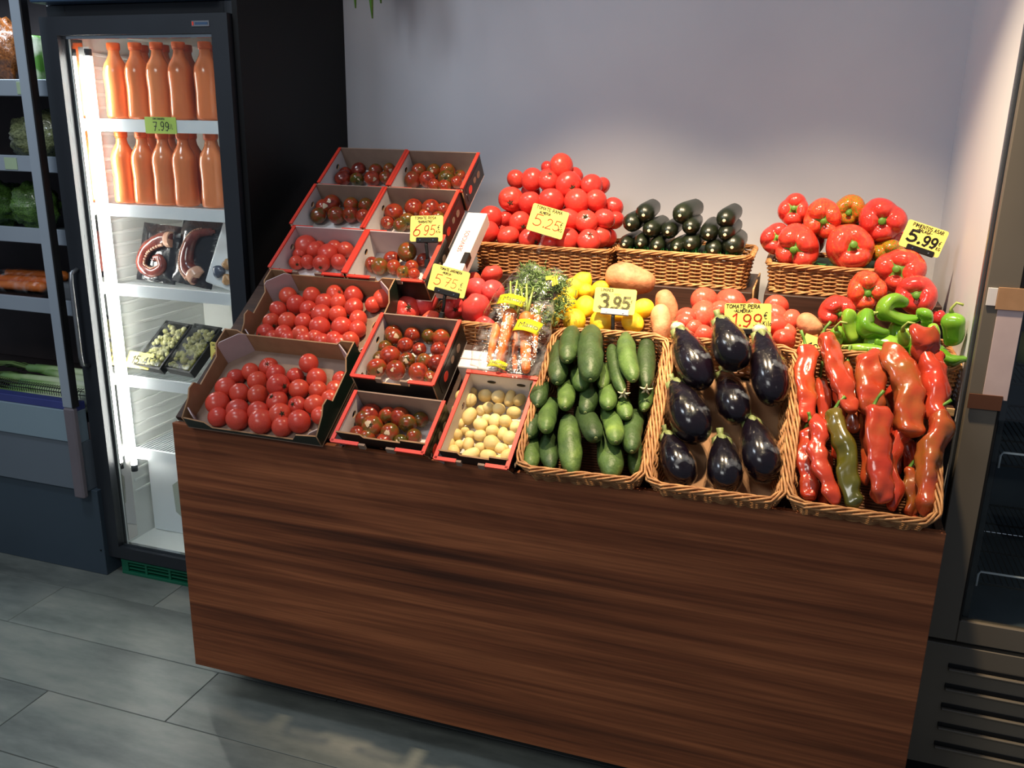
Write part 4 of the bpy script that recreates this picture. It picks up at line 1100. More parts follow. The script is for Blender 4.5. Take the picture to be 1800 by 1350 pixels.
BOUND = {'tom1': (.072, .470, -.008, .270), 'tom2': (.094, .492, .290, .520), 'redf': (.526, .766, .0, .137), 'red2': (.509, .731, .178, .392), 'b1l': (.088, .326, .535, .706), 'b1r': (.344, .582, .535, .706), 'b2l': (.068, .306, .730, .911), 'b2r': (.321, .559, .730, .911), 'b3l': (.074, .312, .934, 1.105), 'b3r': (.328, .566, .934, 1.100)}
def put_balls(key, name, meshes, m, noun, where, group, cat='tomato', calyx=.2, step=.03, toward=.35, cal=None, blotches=0.):
    items = DATA[key]
    R = random.Random(key)
    rows, nr = rows_of(items, lambda t: t[1], lambda t: t[0], step)
    for i, (x, s, n, r) in enumerate(items):
        r *= 1.12
        b_ = BOUND[key]
        x = min(max(x, b_[0] + r * .92), b_[1] - r * .92); s = min(max(s, b_[2] + r * .8), b_[3] - r * .8)
        p = deck(x, s, n)
        o = link(name, meshes[R.randrange(len(meshes))], m)
        if not o.data.materials: o.data.materials.append(m)
        o.location = p
        dirv = Vector((R.uniform(-1, 1), R.uniform(-1, 1), R.uniform(-1, .3)))
        show = R.random() < calyx
        if show: dirv = TOCAM(p) + Vector((R.uniform(-.9, .9), R.uniform(-.6, .6), R.uniform(-1.0, .4)))
        else: dirv = -TOCAM(p) + dirv * .6
        o.rotation_mode = 'QUATERNION'
        o.rotation_quaternion = orient(dirv.normalized(), R.uniform(0, 6))
        o.scale = (r, r, r)
        if show: link('calyx', CALYXS if cal is None else cal, M['stem_dark'], o)
        if R.random() < blotches:
            sc = link('pale_blotch', BLOTCH, M['scar'], o)
            q = (o.rotation_quaternion.inverted() @ (TOCAM(p) + Vector((R.uniform(-.7, .7), R.uniform(-.3, .3), R.uniform(-.4, .6)))).normalized())
            sc.rotation_mode = 'QUATERNION'; sc.rotation_quaternion = q.to_track_quat('Z', 'Y'); sc.scale = (.96, .96, .88)
        row, k = rows[i]
        rw = 'front row' if row == 0 else 'rearmost row' if row == nr - 1 else ORD[row] + ' row'
        tag(o, '%s, %s from left in %s of %s' % (noun, ORD[k], rw, where), cat, group)

# per-mesh materials differ between red and dark tomatoes, so each kind gets its own copies
def copies(ms, m):
    out = []
    for q in ms:
        c = q.copy(); c.materials.clear(); c.materials.append(m); out.append(c)
    return out
TR, TT, TV = copies(TOM, M['tomato']), copies(TOM, M['tiger']), copies(TOM, M['rama'])
for q in BEEF: q.materials.append(M['beef'])
for q in PERA: q.materials.append(M['pera'])
put_balls('tom1', 'tomato', TR, M['tomato'], 'red tomato', 'front-left kraft crate', 'red tomatoes in the front kraft crate')
put_balls('tom2', 'tomato', TR, M['tomato'], 'red tomato', 'rear kraft crate', 'red tomatoes in the rear kraft crate')
put_balls('b1l', 'tomato', TR, M['tomato'], 'red tomato', 'lower left red-edged box', 'red tomatoes in a red-edged box', calyx=.3)
for key, wh in (('redf', 'counter-front red-edged box'), ('red2', 'box behind counter-front red-edged box'), ('b1r', 'box below the 6.95 sign'), ('b2l', 'left middle red-edged box'), ('b2r', 'box behind the 6.95 sign'), ('b3l', 'topmost left red-edged box'), ('b3r', 'topmost right red-edged box')):
    put_balls(key, 'dark_tomato', TT, M['tiger'], 'dark tomato', wh, 'dark tomatoes in red-edged boxes', calyx=.25, blotches=.35 if key in ('redf', 'red2') else .2)

# tomatoes piled in the level baskets
def put_level(key, name, meshes, noun, where, group, cat, calyx=.3, step=.04, cal=None, by=2, rowword='bottom', cm=None, up=False):
    items = DATA[key]
    R = random.Random(key + 'x')
    rows, nr = rows_of(items, lambda t: t[by], lambda t: t[0], step)
    obs = []
    for i, t in enumerate(items):
        p = Vector(t[:3]); r = t[3] * 1.12
        o = link(name, meshes[R.randrange(len(meshes))], None)
        o.location = p
        show = R.random() < calyx
        d = TOCAM(p) * (.9 if show else -.8) + Vector((R.uniform(-.7, .7), R.uniform(-.5, .3), R.uniform(-.5, .9)))
        if up: d = Vector((R.uniform(-1, 1), R.uniform(-.5, .5), R.uniform(-.3, 1)))
        o.rotation_mode = 'QUATERNION'; o.rotation_quaternion = orient(d.normalized(), R.uniform(0, 6)); o.scale = (r, r, r)
        if show or up: link('calyx', CALYX if cal is None else cal, cm or M['stem_dark'], o)
        row, k = rows[i]
        rw = rowword + ' row' if row == 0 else 'topmost row' if row == nr - 1 and nr > 1 else ORD[row] + ' row up'
        tag(o, '%s, %s from left in %s of %s' % (noun, ORD[k], rw, where), cat, group)
        obs.append(o)
    return obs
put_level('rama', 'vine_tomato', TV, 'glossy red tomato', 'the tall pile', 'vine tomatoes piled against the wall', 'tomato', calyx=.15, cal=CALYXS)
R = random.Random(77)
for i, (x, y, z) in enumerate([(.64 + .072 * k, .875, 1.332) for k in range(5)] + [(.675 + .072 * k, .925, 1.392) for k in range(5)] + [(.715 + .07 * k, .96, 1.448) for k in range(4)] + [(.775, .975, 1.50), (.855, .975, 1.50)]):
    o = link('vine_tomato', TV[i % 4], None); r = .035; o.scale = (r, r, r); o.location = (x, y, z); o.rotation_euler = (R.uniform(0, 6), R.uniform(0, 6), 0)
    tag(o, 'red tomato inside the tall pile, %s behind the front ones, layer %s' % (ORD[(i if i < 5 else i - 5 if i < 10 else i - 10 if i < 14 else i - 14)], ('one', 'two', 'three', 'four')[0 if i < 5 else 1 if i < 10 else 2 if i < 14 else 3]), 'tomato', 'vine tomatoes piled against the wall')
put_level('beef', 'large_tomato', BEEF, 'large ribbed tomato', 'the middle basket', 'large tomatoes in the middle basket', 'tomato', calyx=.4, cal=CALYXS)
put_level('pera', 'plum_tomato', PERA, 'plum tomato', 'basket behind the eggplants', 'plum tomatoes in the middle basket', 'tomato', calyx=.4, cal=CALYXS)

# lemons
def lemon_fn(seed=0):
    def fn(th, ph):
        z = math.cos(th)
        r = math.sin(th) ** .9
        nip = .16 * math.exp(-(th / .28) ** 2) + .10 * math.exp(-((math.pi - th) / .24) ** 2)
        return Vector((r * math.cos(ph) * .98, r * math.sin(ph), (z * 1.14 + nip * (1 if z > 0 else -1))))
    return fn
LEM = [globe('lemon', lemon_fn(), 28, 22)]
LEM[0].materials.append(M['lemon'])
items = DATA['lemon']
rows, nr = rows_of(items, lambda t: t[2], lambda t: t[0], .035)
R = random.Random(5)
nub = lathe('stem_nub', [(.05, 1.22), (.055, 1.24), (.035, 1.27), (.01, 1.275)], 8)
for i, t in enumerate(items):
    o = link('lemon', LEM[0], None); o.location = t[:3]
    d = Vector((R.uniform(-1, 1), R.uniform(-1, .4), R.uniform(-.5, .5)))
    if i in (8, 9, 7, 10): d = Vector(((.9, .1, .1, 1.1)[(7, 8, 9, 10).index(i)], -.8, -.35))
    o.rotation_mode = 'QUATERNION'; o.rotation_quaternion = orient(d.normalized(), R.uniform(0, 6)); r = t[3] * .95; o.scale = (r, r, r)
    link('stem_nub', nub, M['stem_dark'], o)
    row, k = rows[i]
    tag(o, 'yellow lemon, %s from left in %s of lemon basket' % (ORD[k], 'bottom row' if row == 0 else ORD[row] + ' row up'), 'lemon', 'lemons in the middle basket')

# sweet potatoes
for i, (t, ax, asp, lab) in enumerate(zip(DATA['sweetpotato'], ((1, .15, -.12), (.35, -.3, -.9), (.2, -.4, -.9), (.9, -.3, -.15)), (.68, 1, 1, 1), ('huge sweet potato lying above the lemons', 'sweet potato standing behind another right of the lemons', 'sweet potato in front, right of the lemons', 'sweet potato right of the plum tomatoes'))):
    p = Vector(t[:3]); r = t[3]
    a = Vector(ax).normalized()
    if i == 0: half, rad = r * 1.02, r * .62
    elif i == 3: half, rad = r * 1.15, r * .95
    else: half, rad = r * 1.6, r * .92
    me, mid, T, P = sweep_mesh('sweet_potato', [p - a * half, p - a * half * .3 + Vector((0, 0, .004)), p + a * half * .4, p + a * half], lambda u, rad=rad: rad * (max(0, 4 * u * (1 - u)) ** .42) * (1 - .12 * u) + .0004, 20, 26, bump=.006, bscale=22, seed=i, lobes=3, amp=.03)
    o = link('sweet_potato', me, M['sweetpotato']); o.location = mid; tag(o, lab, 'sweet potato', 'sweet potatoes')

# potatoes
R = random.Random(9)
rows, nr = rows_of(DATA['potato'], lambda t: t[1], lambda t: t[0], .028)
for i, (x, s, n, a, b, ang) in enumerate(DATA['potato']):
    an = math.radians(ang)
    d = (Vector((1, 0, 0)) * math.cos(an) + S_ * math.sin(an) + NN * R.uniform(-.25, .25)).normalized()
    c = deck(x, s, n + (b - .016) + R.uniform(-.004, .004))
    bend = d.cross(NN).normalized() * R.uniform(-.15, .15) * a
    me, mid, T, P = sweep_mesh('potato', [c - d * a, c + bend, c + d * a], lambda u, b=b: b * (max(0, 4 * u * (1 - u)) ** .46) + .0003, 16, 16, bump=.0025, bscale=40, seed=i)
    o = link('potato', me, M['potato']); o.location = mid
    row, k = rows[i]
    tag(o, 'small pale potato, %s from left in %s of its box' % (ORD[k], 'front row' if row == 0 else ORD[row] + ' row'), 'potato', 'small potatoes in the box')

# cucumbers
R = random.Random(21)
rows, nr = rows_of(DATA['cucumber'], lambda t: t[1][1], lambda t: t[1][0], .045)
for i, (a, b, r) in enumerate(DATA['cucumber']):
    r *= 1.06
    A, B = deck(*a), deck(*b)
    d = (B - A)
    L = max(d.length + r * 1.3, .13)
    d.normalize()
    B2 = B + d * r * .25
    A2 = B2 - d * L
    # keep the hidden end above the basket floor
    hn = (A2 - O_).dot(NN)
    if hn < -.012: A2 += NN * (-.012 - hn)
    side = d.cross(NN).normalized() * R.uniform(-.008, .008)
    me, mid, T, P = sweep_mesh('cucumber', [A2, (A2 + B2) / 2 + side, B2], lambda u, r=r: r * (max(0, 1 - abs(2 * u - 1) ** 3.4)) ** .5 * (.93 + .07 * math.sin(3 * u)) + .0004, 20, 30, lobes=5, amp=.018, bump=.003, bscale=32, seed=i)
    o = link('cucumber', me, M['cucumber']); o.location = mid
    tip = lathe('blossom_tip', [(.0042, -.0006), (.0046, .0008), (.0028, .0018), (.001, .002)], 8)
    e = link('blossom_tip', tip, M['stem_pale'] if i in (5, 7) else M['cap_green'], o); e.location = B2 - mid - (B2 - A2).normalized() * .0005; e.rotation_euler = (B2 - A2).to_track_quat('Z', 'Y').to_euler()
    if i in (5, 7):
        mb = MB()
        for q in range(5):
            an = q * 1.26
            u_ = (B2 - A2).normalized(); s_ = u_.orthogonal(); s_ = Quaternion(u_, an) @ s_
            mb.tube([B2 - mid, B2 - mid + u_ * .006 + s_ * .006, B2 - mid + u_ * .004 + s_ * .013], [.0016, .003, .0008], 5)
        mb.build('dried_flower', M['blossom'], o, True)
    row, k = rows[i]
    tag(o, 'green cucumber, %s from left in %s of cucumber basket' % (ORD[k], 'front row' if row == 0 else ORD[row] + ' row'), 'cucumber', 'cucumbers in the front basket')

# zucchini lying with their blossom ends to the front
rows, nr = rows_of(DATA['zucchini'], lambda t: t[2], lambda t: t[0], .021)
R = random.Random(4)
for i, (x, y, z, r) in enumerate(DATA['zucchini']):
    r *= 1.12
    E = Vector((x, y, z)); d = Vector((R.uniform(-.06, .1) + (.12 if i in (1, 2) else 0), 1, R.uniform(-.02, .03) + (.03 if i < 3 else .015))).normalized()
    up = Vector((0, 0, r * .25))
    A = E + d * .185 + up
    me, mid, T, P = sweep_mesh('zucchini', [E, E + d * .07 + up * .7, A], lambda u, r=r: r * (1.0 if u > .3 else (1 - ((.3 - u) / .3) ** 2.2) ** .5) * (1 - .22 * max(0, u - .4)) * (1 if u < .97 else .8) + .0004, 18, 26, lobes=6, amp=.02)
    o = link('zucchini', me, M['zucchini']); o.location = mid
    tip = lathe('blossom_end', [(.0045, -.001), (.005, .0008), (.0035, .0016), (.001, .0014)], 10)
    e = link('blossom_end', tip, M['blossom'], o); e.location = E - mid; e.rotation_euler = (-d).to_track_quat('Z', 'Y').to_euler()
    mb = MB(); mb.tube([A - mid - d * .002, A - mid + d * .012, A - mid + d * .022], [r * .5, r * .34, r * .38], 6); mb.build('stalk', M['stem_dark'], o, False)
    row, k = rows[i]
    tag(o, 'dark zucchini, %s from left in %s of the stack' % (ORD[k], 'bottom row' if row == 0 else ORD[row] + ' row up'), 'zucchini', 'zucchini stacked against the wall')
# green liner mat edge in the zucchini and pepper baskets
def mat_edge(x0, x1, y, z, lab, seed):
    R = random.Random(seed)
    mb = MB()
    for i in range(int((x1 - x0) / .004)):
        x = x0 + i * .004
        mb.tube([(x, y + R.uniform(-.004, .004), z - .004), (x + R.uniform(-.004, .004), y - .004 + R.uniform(-.004, .004), z + R.uniform(.004, .011))], [.0014, .0004], 3)
    mb.box(x0, x1, y, y + .22, z - .008, z - .003)
    o = mb.build('green_liner_mat', M['grass_green']); tag(o, lab, 'mat', None)
mat_edge(1.085, 1.415, .768, BZ + .100, 'green grass-like liner mat under the zucchini', 1)
mat_edge(1.53, 1.86, .775, BZ + .082, 'green grass-like liner mat under the bell peppers', 2)

# eggplants in cling film
EGL = ('upper left corner of the basket', 'topmost, leaning on the price sign', 'upper right corner, plastic knot up', 'left side, second from the top', 'centre of the basket, half hidden', 'bottom left corner of the basket', 'bottom middle of the basket', 'bottom right of the basket')
for i, (a, b, r) in enumerate(DATA['eggplant']):
    A, B = deck(*a), deck(*b)
    d = (B - A).normalized()
    L = max((B - A).length + r * .35, .15)
    A2, B2 = A, A + d * L
    prof = lambda u, r=r: r * ((max(0, 1 - ((u - .66) / .345) ** 2) ** .5) if u > .66 else .40 + .60 * math.sin(math.pi / 2 * u / .66) ** 1.25) * (1 if u > .03 else (u / .03) ** .5) + .0004
    me, mid, T, P = sweep_mesh('eggplant', [A2, (A2 + B2) / 2 + NN * .006, B2], prof, 26, 34)
    o = link('eggplant', me, M['eggplant']); o.location = mid
    mw, mid2, _, _ = sweep_mesh('plastic_film', [A2 - d * .012, (A2 + B2) / 2 + NN * .006, B2 + d * .002], lambda u, prof=prof: prof(min(1, max(0, (u * 1.04 - .02)))) * 1.03 + (.0012 if u < .98 else 0), 30, 40, bump=.0045, bscale=46, seed=i)
    fl = link('plastic_film', mw, M['wrap'], o); fl.location = mid2 - mid
    cp = MB()
    for k in range(5):
        an = k * 1.257
        s_ = Quaternion(d, an) @ d.orthogonal().normalized()
        q = A2 - mid
        cp.tube([q - d * .002, q + d * .012 + s_ * r * .38, q + d * .035 + s_ * r * .60], [.010, .011, .001], 6)
    cp.tube([q + d * .004, q - d * .014, q - d * .024 + NN * .006], [.010, .0075, .0085], 8)
    cp.build('green_cap', M['cap_green'], o, True)
    if i in (0, 2):
        kn = globe('film_knot', lambda th, ph: Vector((math.sin(th) * math.cos(ph) * (1 + .2 * math.sin(5 * ph)), math.sin(th) * math.sin(ph), math.cos(th))) * .017, 16, 10)
        k_ = link('film_knot', kn, mat('knot_film', (214, 214, 200), (150, 150, 130), rough=.25, scale=90), o); k_.location = A2 - mid - d * .004 + NN * .004; k_.scale = (1, .8, .9)
    tag(o, 'glossy film-wrapped eggplant, ' + EGL[i], 'eggplant', 'eggplants in the front basket')
bx = MB(); bx.box(1.335, 1.58, .02, .38, -.036, -.033); ci = bx.build('card_insert', M['kraft']); ci.matrix_world = deck_mat(0, 0, 0); tag(ci, 'plain cardboard sheet lying under the eggplants', 'cardboard')

# long red peppers
LPL = ('upper left corner', 'slanting, dark stem at upper left', 'half hidden behind the slanting one at left', 'small one with stalk, upper left middle', 'broad blunt one at upper middle', 'broad curled one, upper right middle', 'olive tinted one at upper right', 'topmost one, resting on green peppers', 'orange-red one hooked at its top, lower left', 'bottom left corner', None, 'shiny one with stalk, bottom middle', 'curved one right of the shiny middle one', 'bottom right one with long stalk', 'thin one low between the right two')
R = random.Random(31)
for i, (a, b, r) in enumerate(DATA['longpepper']):
    A, B = deck(*a), deck(*b)
    d = (B - A).normalized()
    sd = d.cross(NN).normalized()
    olive = i == 10
    hook = {8: -.012, 5: .012, 12: -.014, 13: -.01, 6: .006}.get(i, R.uniform(-.006, .006))
    pts = [A, A.lerp(B, .12) + sd * hook + NN * .008, A.lerp(B, .45) - sd * hook * .6 + NN * .010, A.lerp(B, .78) + sd * R.uniform(-.006, .006) + NN * .004, B + d * .006]
    blunt = i in (4, 7)
    prof = (lambda u, r=r: r * (max(0, 1 - abs(2 * u - 1) ** 4)) ** .5 + .0004) if blunt else (lambda u, r=r: r * (1.04 if u > .09 else ((u / .09) ** .5) * 1.04) * (1 - .50 * max(0, u - .45) ** 1.15) * (1 if u < .9 else max(0, (1 - ((u - .9) / .1) ** 2)) ** .5) + .0004)
    me, mid, T, P = sweep_mesh('long_pepper', pts, prof, 22, 40, lobes=3, amp=.13, phase=R.uniform(0, 6), wob=R.uniform(-2.5, 2.5), bump=.010, bscale=36, seed=i + 5, flat=.84)
    o = link('long_pepper', me, M['olivepepper'] if olive else M['longpepper']); o.location = mid
    if i not in (7,):
        st = MB(); q = A - mid; w_ = Vector((R.uniform(-.5, .9), 0, .6)).normalized()
        if i in (4, 5, 6, 8): ln_ = .012
        else: ln_ = .034
        st.tube([q + d * .002, q - d * ln_ * .35, q - d * ln_ * .6 + w_ * ln_ * .4, q - d * ln_ * .7 + w_ * ln_ * .9], [.0075, .0042, .0034, .0042], 7)
        st.build('stalk', M['stem'], o, True)
    tag(o, 'olive-green long pepper, lower left middle of the right front basket' if olive else 'long red pepper, ' + LPL[i], 'pepper', 'long peppers in the right front basket')
# lower layer of the heap, seen between the upper peppers
for i, (x, s0, s1, lab) in enumerate(((1.70, .40, .16, 'deep in the heap, left'), (1.765, .36, .10, 'deep in the heap, centre left'), (1.83, .40, .14, 'deep in the heap, centre right'), (1.86, .24, .02, 'deep in the heap, right'), (1.68, .18, .01, 'deep in the heap at bottom left'))):
    A, B = deck(x, s0, -.008), deck(x + .012, s1, -.012)
    me, mid, T, P = sweep_mesh('long_pepper', [A, A.lerp(B, .5) + Vector((.006, 0, 0)), B], lambda u: .021 * (1 if u > .1 else (u / .1) ** .5) * (1 - .5 * u) * (1 if u < .92 else max(0, 1 - ((u - .92) / .08) ** 2) ** .5) + .0004, 18, 28, lobes=3, amp=.12, bump=.006, bscale=30, seed=i + 50)
    o = link('long_pepper', me, M['longpepper']); o.location = mid
    tag(o, 'long red pepper, ' + lab, 'pepper', 'long peppers in the right front basket')

# bell peppers
BLL = ('orange-red bell pepper, top left of the heap', 'red bell pepper in top row, second from left', 'half green bell pepper at the top of the heap', 'large red bell pepper, top right below the 5.99 sign', 'red bell pepper at far left of the heap', 'red bell pepper, front left above the wicker', 'large orange-red bell pepper, front middle above the wicker', 'olive-orange bell pepper half hidden at the right', 'dark wrinkled red bell pepper below the 5.99 sign', 'red bell pepper behind the green peppers, left of the dark one', 'red bell pepper behind the green peppers by the wall', 'orange-red bell pepper left of the green peppers', 'small red pepper tip behind the pale green pepper')
BST = ((0, .0), (0, .02), (-.02, -.02), (.02, -.02), (.08, 0), (-.03, 0), (.06, 0), (.02, 0), (-.02, 0), (.03, -.01), (-.01, 0), (.06, -.05), (0, 0))
mb1, mb2 = copies(BELL, M['bell']), copies(BELL, M['bellmix'])
def bell_stem(kk):
    mb = MB()
    prof = [(.0, .40), (.24, .47), (.42, .57), (.41, .61), (.28, .61), (.17, .60), (.125, .66), (.12, .76), (.15, .84), (.12, .87), (.0, .875)]
    v, f = [], []
    for i, (r, z) in enumerate(prof):
        for k in range(14):
            a = 2 * math.pi * k / 14
            rr = max(r, .002) * (1 + (.14 * math.cos(6 * a) if .2 < r else 0))
            v.append((rr * math.cos(a) + max(0, z - .65) * .25, rr * math.sin(a), z))
    for i in range(len(prof) - 1):
        for k in range(14):
            l = (k + 1) % 14
            f.append((i * 14 + k, i * 14 + l, (i + 1) * 14 + l, (i + 1) * 14 + k))
    return new_mesh('stem', v, f)
BS = bell_stem(0)
R = random.Random(8)
for i, t in enumerate(DATA['bell']):
    p = Vector(t[:3]); r = t[3] * 1.17
    mix = i in (2, 7)
    o = link('bell_pepper', (mb2 if mix else mb1)[i % 4], None)
    d = TOCAM(p) + Vector((BST[i][0] * 4 + R.uniform(-.12, .12), 0, R.uniform(-.25, .15)))
    if i == 12: d = Vector((0, .5, 1))
    # keep the stem face where it is seen; body runs back towards the wall
    o.location = p; o.rotation_mode = 'QUATERNION'; o.rotation_quaternion = orient(d.normalized(), R.uniform(0, 6)); o.scale = (r, r, r * .98)
    link('stem', BS, M['stem'], o)
    tag(o, BLL[i], 'pepper', 'bell peppers heaped by the wall')
# a few more bell peppers fill the heap behind the visible ones
for i, (x, y, z, r, lab) in enumerate(((1.60, .95, 1.345, .058, 'red bell pepper hidden low at the back left of the heap'), (1.73, .955, 1.355, .06, 'red bell pepper hidden low at the back of the heap'), (1.83, .94, 1.34, .056, 'red bell pepper hidden low at the back right of the heap'))):
    o = link('bell_pepper', mb1[i], None); o.location = (x, y, z); o.scale = (r, r, r); link('stem', BS, M['stem'], o)
    tag(o, lab, 'pepper', 'bell peppers heaped by the wall')

# green peppers
GPL = ('bright green pepper standing at left', 'curled green pepper, second from left', 'large curled green pepper on top of the heap', 'green pepper bent downwards right of the top one', 'pale green blocky pepper at the right by the wall', 'green pepper with flat square end below the top one', 'yellowish green pepper at the far left', 'thin yellowish pepper lying along the basket rim', 'green pepper left of the pale blocky one', 'pointed green pepper overhanging the right basket corner', 'small green pepper tip in the middle of the rim', 'dark green pepper low in the middle')
R = random.Random(12)
for i, (L, r) in enumerate(DATA['green']):
    pts = [Vector(q) for q in L]
    if len(pts) > 2:
        for k in range(len(pts)): pts[k].y += .012 * math.sin(k * 1.7 + i)
    if i == 1 or i == 2: pts[0].y += .02; pts[1].y += .01
    pf = (lambda u, r=r: r * (max(0, 1 - abs(2 * u - 1) ** 3.2)) ** .5 * (1.05 - .25 * u) + .0004)
    if i == 9: pf = lambda u, r=r: r * (1 if u > .15 else (u / .15) ** .5) * (1 - .8 * max(0, u - .35)) * (1 if u < .95 else .6) + .0004
    me, mid, T, P = sweep_mesh('green_pepper', pts, pf, 22, 34, lobes=3, amp=.12, phase=i, wob=1., bump=.007, bscale=28, seed=i + 90, flat=.9)
    o = link('green_pepper', me, M['greenpepper']); o.location = mid
    if i in (4, 5, 6, 7, 1):
        q = pts[0] - mid; d = (pts[0] - pts[1]).normalized()
        st = MB().tube([q - d * .003, q + d * .010, q + d * .016 + Vector((.010, -.006, .010)), q + d * .010 + Vector((.024, -.008, .012))], [.007, .0036, .003, .0035], 7)
        st.build('stalk', M['stem_pale'], o, True)
    tag(o, GPL[i], 'pepper', 'green peppers in the middle right basket')
for i, (x, y, z, r, lab) in enumerate(((1.74, .52, 1.15, .05, 'green pepper buried at the back left of its basket'), (1.86, .52, 1.15, .05, 'green pepper buried at the back right of its basket'), (1.80, .45, 1.13, .045, 'green pepper buried in the middle of its basket'), (1.91, .47, 1.12, .042, 'green pepper buried below the pale blocky one'))):
    me, mid, T, P = sweep_mesh('green_pepper', [(x - .04, y + .01, z), (x, y, z + .01), (x + .05, y - .01, z - .005)], lambda u, r=r: r * .8 * (max(0, 1 - abs(2 * u - 1) ** 3)) ** .5 + .0004, 18, 22, lobes=3, amp=.1, bump=.006, bscale=28, seed=i + 140)
    o = link('green_pepper', me, M['greenpepper']); o.location = mid; tag(o, lab, 'pepper', 'green peppers in the middle right basket')

# carrots in clear bags with printed yellow bands
CRL = ('thick carrot in left bag, right of the cut one', 'carrot with cut top at left in left bag', 'thick carrot in the middle of the right bag', 'carrot at the right side of the right bag', 'thin carrot at the left side of the right bag', 'thin carrot low in the left bag')
for i, (a, b, r) in enumerate(DATA['carrot']):
    r *= 1.18
    A, B = deck(*a), deck(*b)
    d = (B - A).normalized()
    me, mid, T, P = sweep_mesh('carrot', [A, A.lerp(B, .5) + NN * .004, B], lambda u, r=r: r * (1 if u > .08 else (u / .08) ** .5) * (1 - .48 * u) * (1 if u < .94 else max(0, 1 - ((u - .94) / .06) ** 2) ** .5) + .0003, 16, 40, bump=.0022, bscale=55, seed=i)
    o = link('carrot', me, M['carrot']); o.location = mid
    if i != 1:
        st = MB(); q = A - mid
        for k in range(4):
            w_ = Vector((math.cos(k * 1.6), 0, 0)) * .006
            st.tube([q + d * .004 + w_ * .4, q - d * .03 + w_ * 1.5, q - d * .075 + w_ * 3 + NN * .004 * k], [.0045, .0036, .0022], 6)
        st.build('leaf_stalk', M['stem_pale'], o, True)
    tag(o, CRL[i], 'carrot', 'carrots in clear bags')
def fronds(name, pts, n, L, seed, lab, mt='frond'):
    R = random.Random(seed)
    mb = MB()
    for i in range(n):
        t = R.random(); k = min(int(t * (len(pts) - 1)), len(pts) - 2)
        p = Vector(pts[k]).lerp(Vector(pts[k + 1]), t * (len(pts) - 1) - k) + Vector((R.gauss(0, .014), R.gauss(0, .010), R.gauss(0, .010)))
        q = p + Vector((R.gauss(0, 1), R.gauss(0, .5), R.gauss(.3, .8))).normalized() * L * R.uniform(.4, 1)
        m_ = (p + q) / 2 + Vector((R.gauss(0, .004), R.gauss(0, .004), R.gauss(0, .004)))
        mb.tube([p, m_, q], [.0012, .0016, .0004], 3)
    o = mb.build(name, M[mt]); tag(o, lab, 'carrot leaves', None, 'stuff'); return o
fronds('carrot_leaves', [deck(.90, .46, .12), deck(.905, .53, .125), deck(.90, .565, .12)], 800, .020, 1, 'feathery green carrot leaves at the top of the left bag')
fronds('carrot_leaves', [deck(.94, .47, .12), deck(.955, .53, .12), deck(.985, .53, .10)], 900, .020, 2, 'feathery green carrot leaves at the top of the right bag')
fronds('carrot_leaves', [deck(1.0, .50, .09), deck(.985, .46, .075), deck(.965, .42, .07)], 400, .018, 3, 'dark green leaves hanging over beside the lemons')
def bag(pts, prof, lab, seed, flat=.5):
    me, mid, T, P = sweep_mesh('clear_bag', pts, prof, 28, 46, bump=.006, bscale=34, seed=seed, flat=1.)
    # flatten along the slope normal
    for v in me.vertices:
        h_ = v.co.dot(NN); v.co -= NN * h_ * (1 - flat)
    o = link('clear_bag', me, M['bag']); o.location = mid; tag(o, lab, 'bag', 'bags of carrots'); return o, mid
b1, m1 = bag([deck(.872, .225, .07), deck(.868, .33, .09), deck(.872, .43, .115), deck(.885, .50, .125), deck(.905, .56, .125)], lambda u: (.050 + .008 * math.sin(5 * u)) * (1 if u > .02 else .6) * (1 + .25 * max(0, u - .5)), 'clear plastic bag of carrots, the left one', 3)
b2, m2 = bag([deck(.952, .215, .07), deck(.953, .33, .09), deck(.945, .43, .115), deck(.95, .50, .125), deck(.985, .545, .12)], lambda u: (.047 + .008 * math.sin(4 * u + 1)) * (1 if u > .02 else .6) * (1 + .5 * max(0, u - .5)), 'clear plastic bag of carrots, the right one', 6)
M['label_yellow'] = mat('yellow_label', (240, 222, 40), (232, 210, 30), rough=.35)
M['label_ink'] = mat('label_ink', (70, 66, 30), rough=.6)

def text_mesh(body, size, name='lettering'):
    cu = bpy.data.curves.new(name, 'FONT')
    cu.body, cu.size, cu.align_x, cu.align_y = body, size, 'CENTER', 'CENTER'
    cu.resolution_u = 3
    tmp = bpy.data.objects.new('tmp', cu); C.objects.link(tmp)
    dg = bpy.context.evaluated_depsgraph_get(); dg.update()
    me = bpy.data.meshes.new_from_object(tmp.evaluated_get(dg))
    bpy.data.objects.remove(tmp); bpy.data.curves.remove(cu)
    me.materials.clear(); me.name = name
    return me
def band(par, org, x, s, n, w, h, txt, rz=0., crown=.010):
    """printed band wrapped over a bag: curved strip with lettering that follows the curve"""
    v, f = [], []
    K = 12
    def pos(a, b, lift=0): return Vector((a * w, b * h, crown * (1 - (2 * a) ** 2) + lift))
    for j in range(2):
        for i in range(K + 1): v.append(pos(i / K - .5, j - .5))
    for i in range(K): f.append((i, i + 1, K + 2 + i, K + 1 + i))
    o = link('yellow_label', new_mesh('yellow_label', v, f), M['label_yellow'], par)
    o.matrix_local = Matrix.Translation(-org) @ deck_mat(x, s, n, rz)
    so = o.modifiers.new('thickness', 'SOLIDIFY'); so.thickness = .0004
    me = text_mesh(txt, h * .62)
    for q in me.vertices: q.co = pos(q.co.x / w, q.co.y / h, .0006)
    link('lettering', me, M['label_ink'], o)
band(b1, m1, .888, .415, .148, .072, .034, 'El Manojo', -.05)
band(b2, m2, .948, .348, .128, .070, .040, 'El Manojo', -.12)
band(b1, m1, .893, .238, .098, .052, .022, 'El Manojo', -.1)
tie = MB()
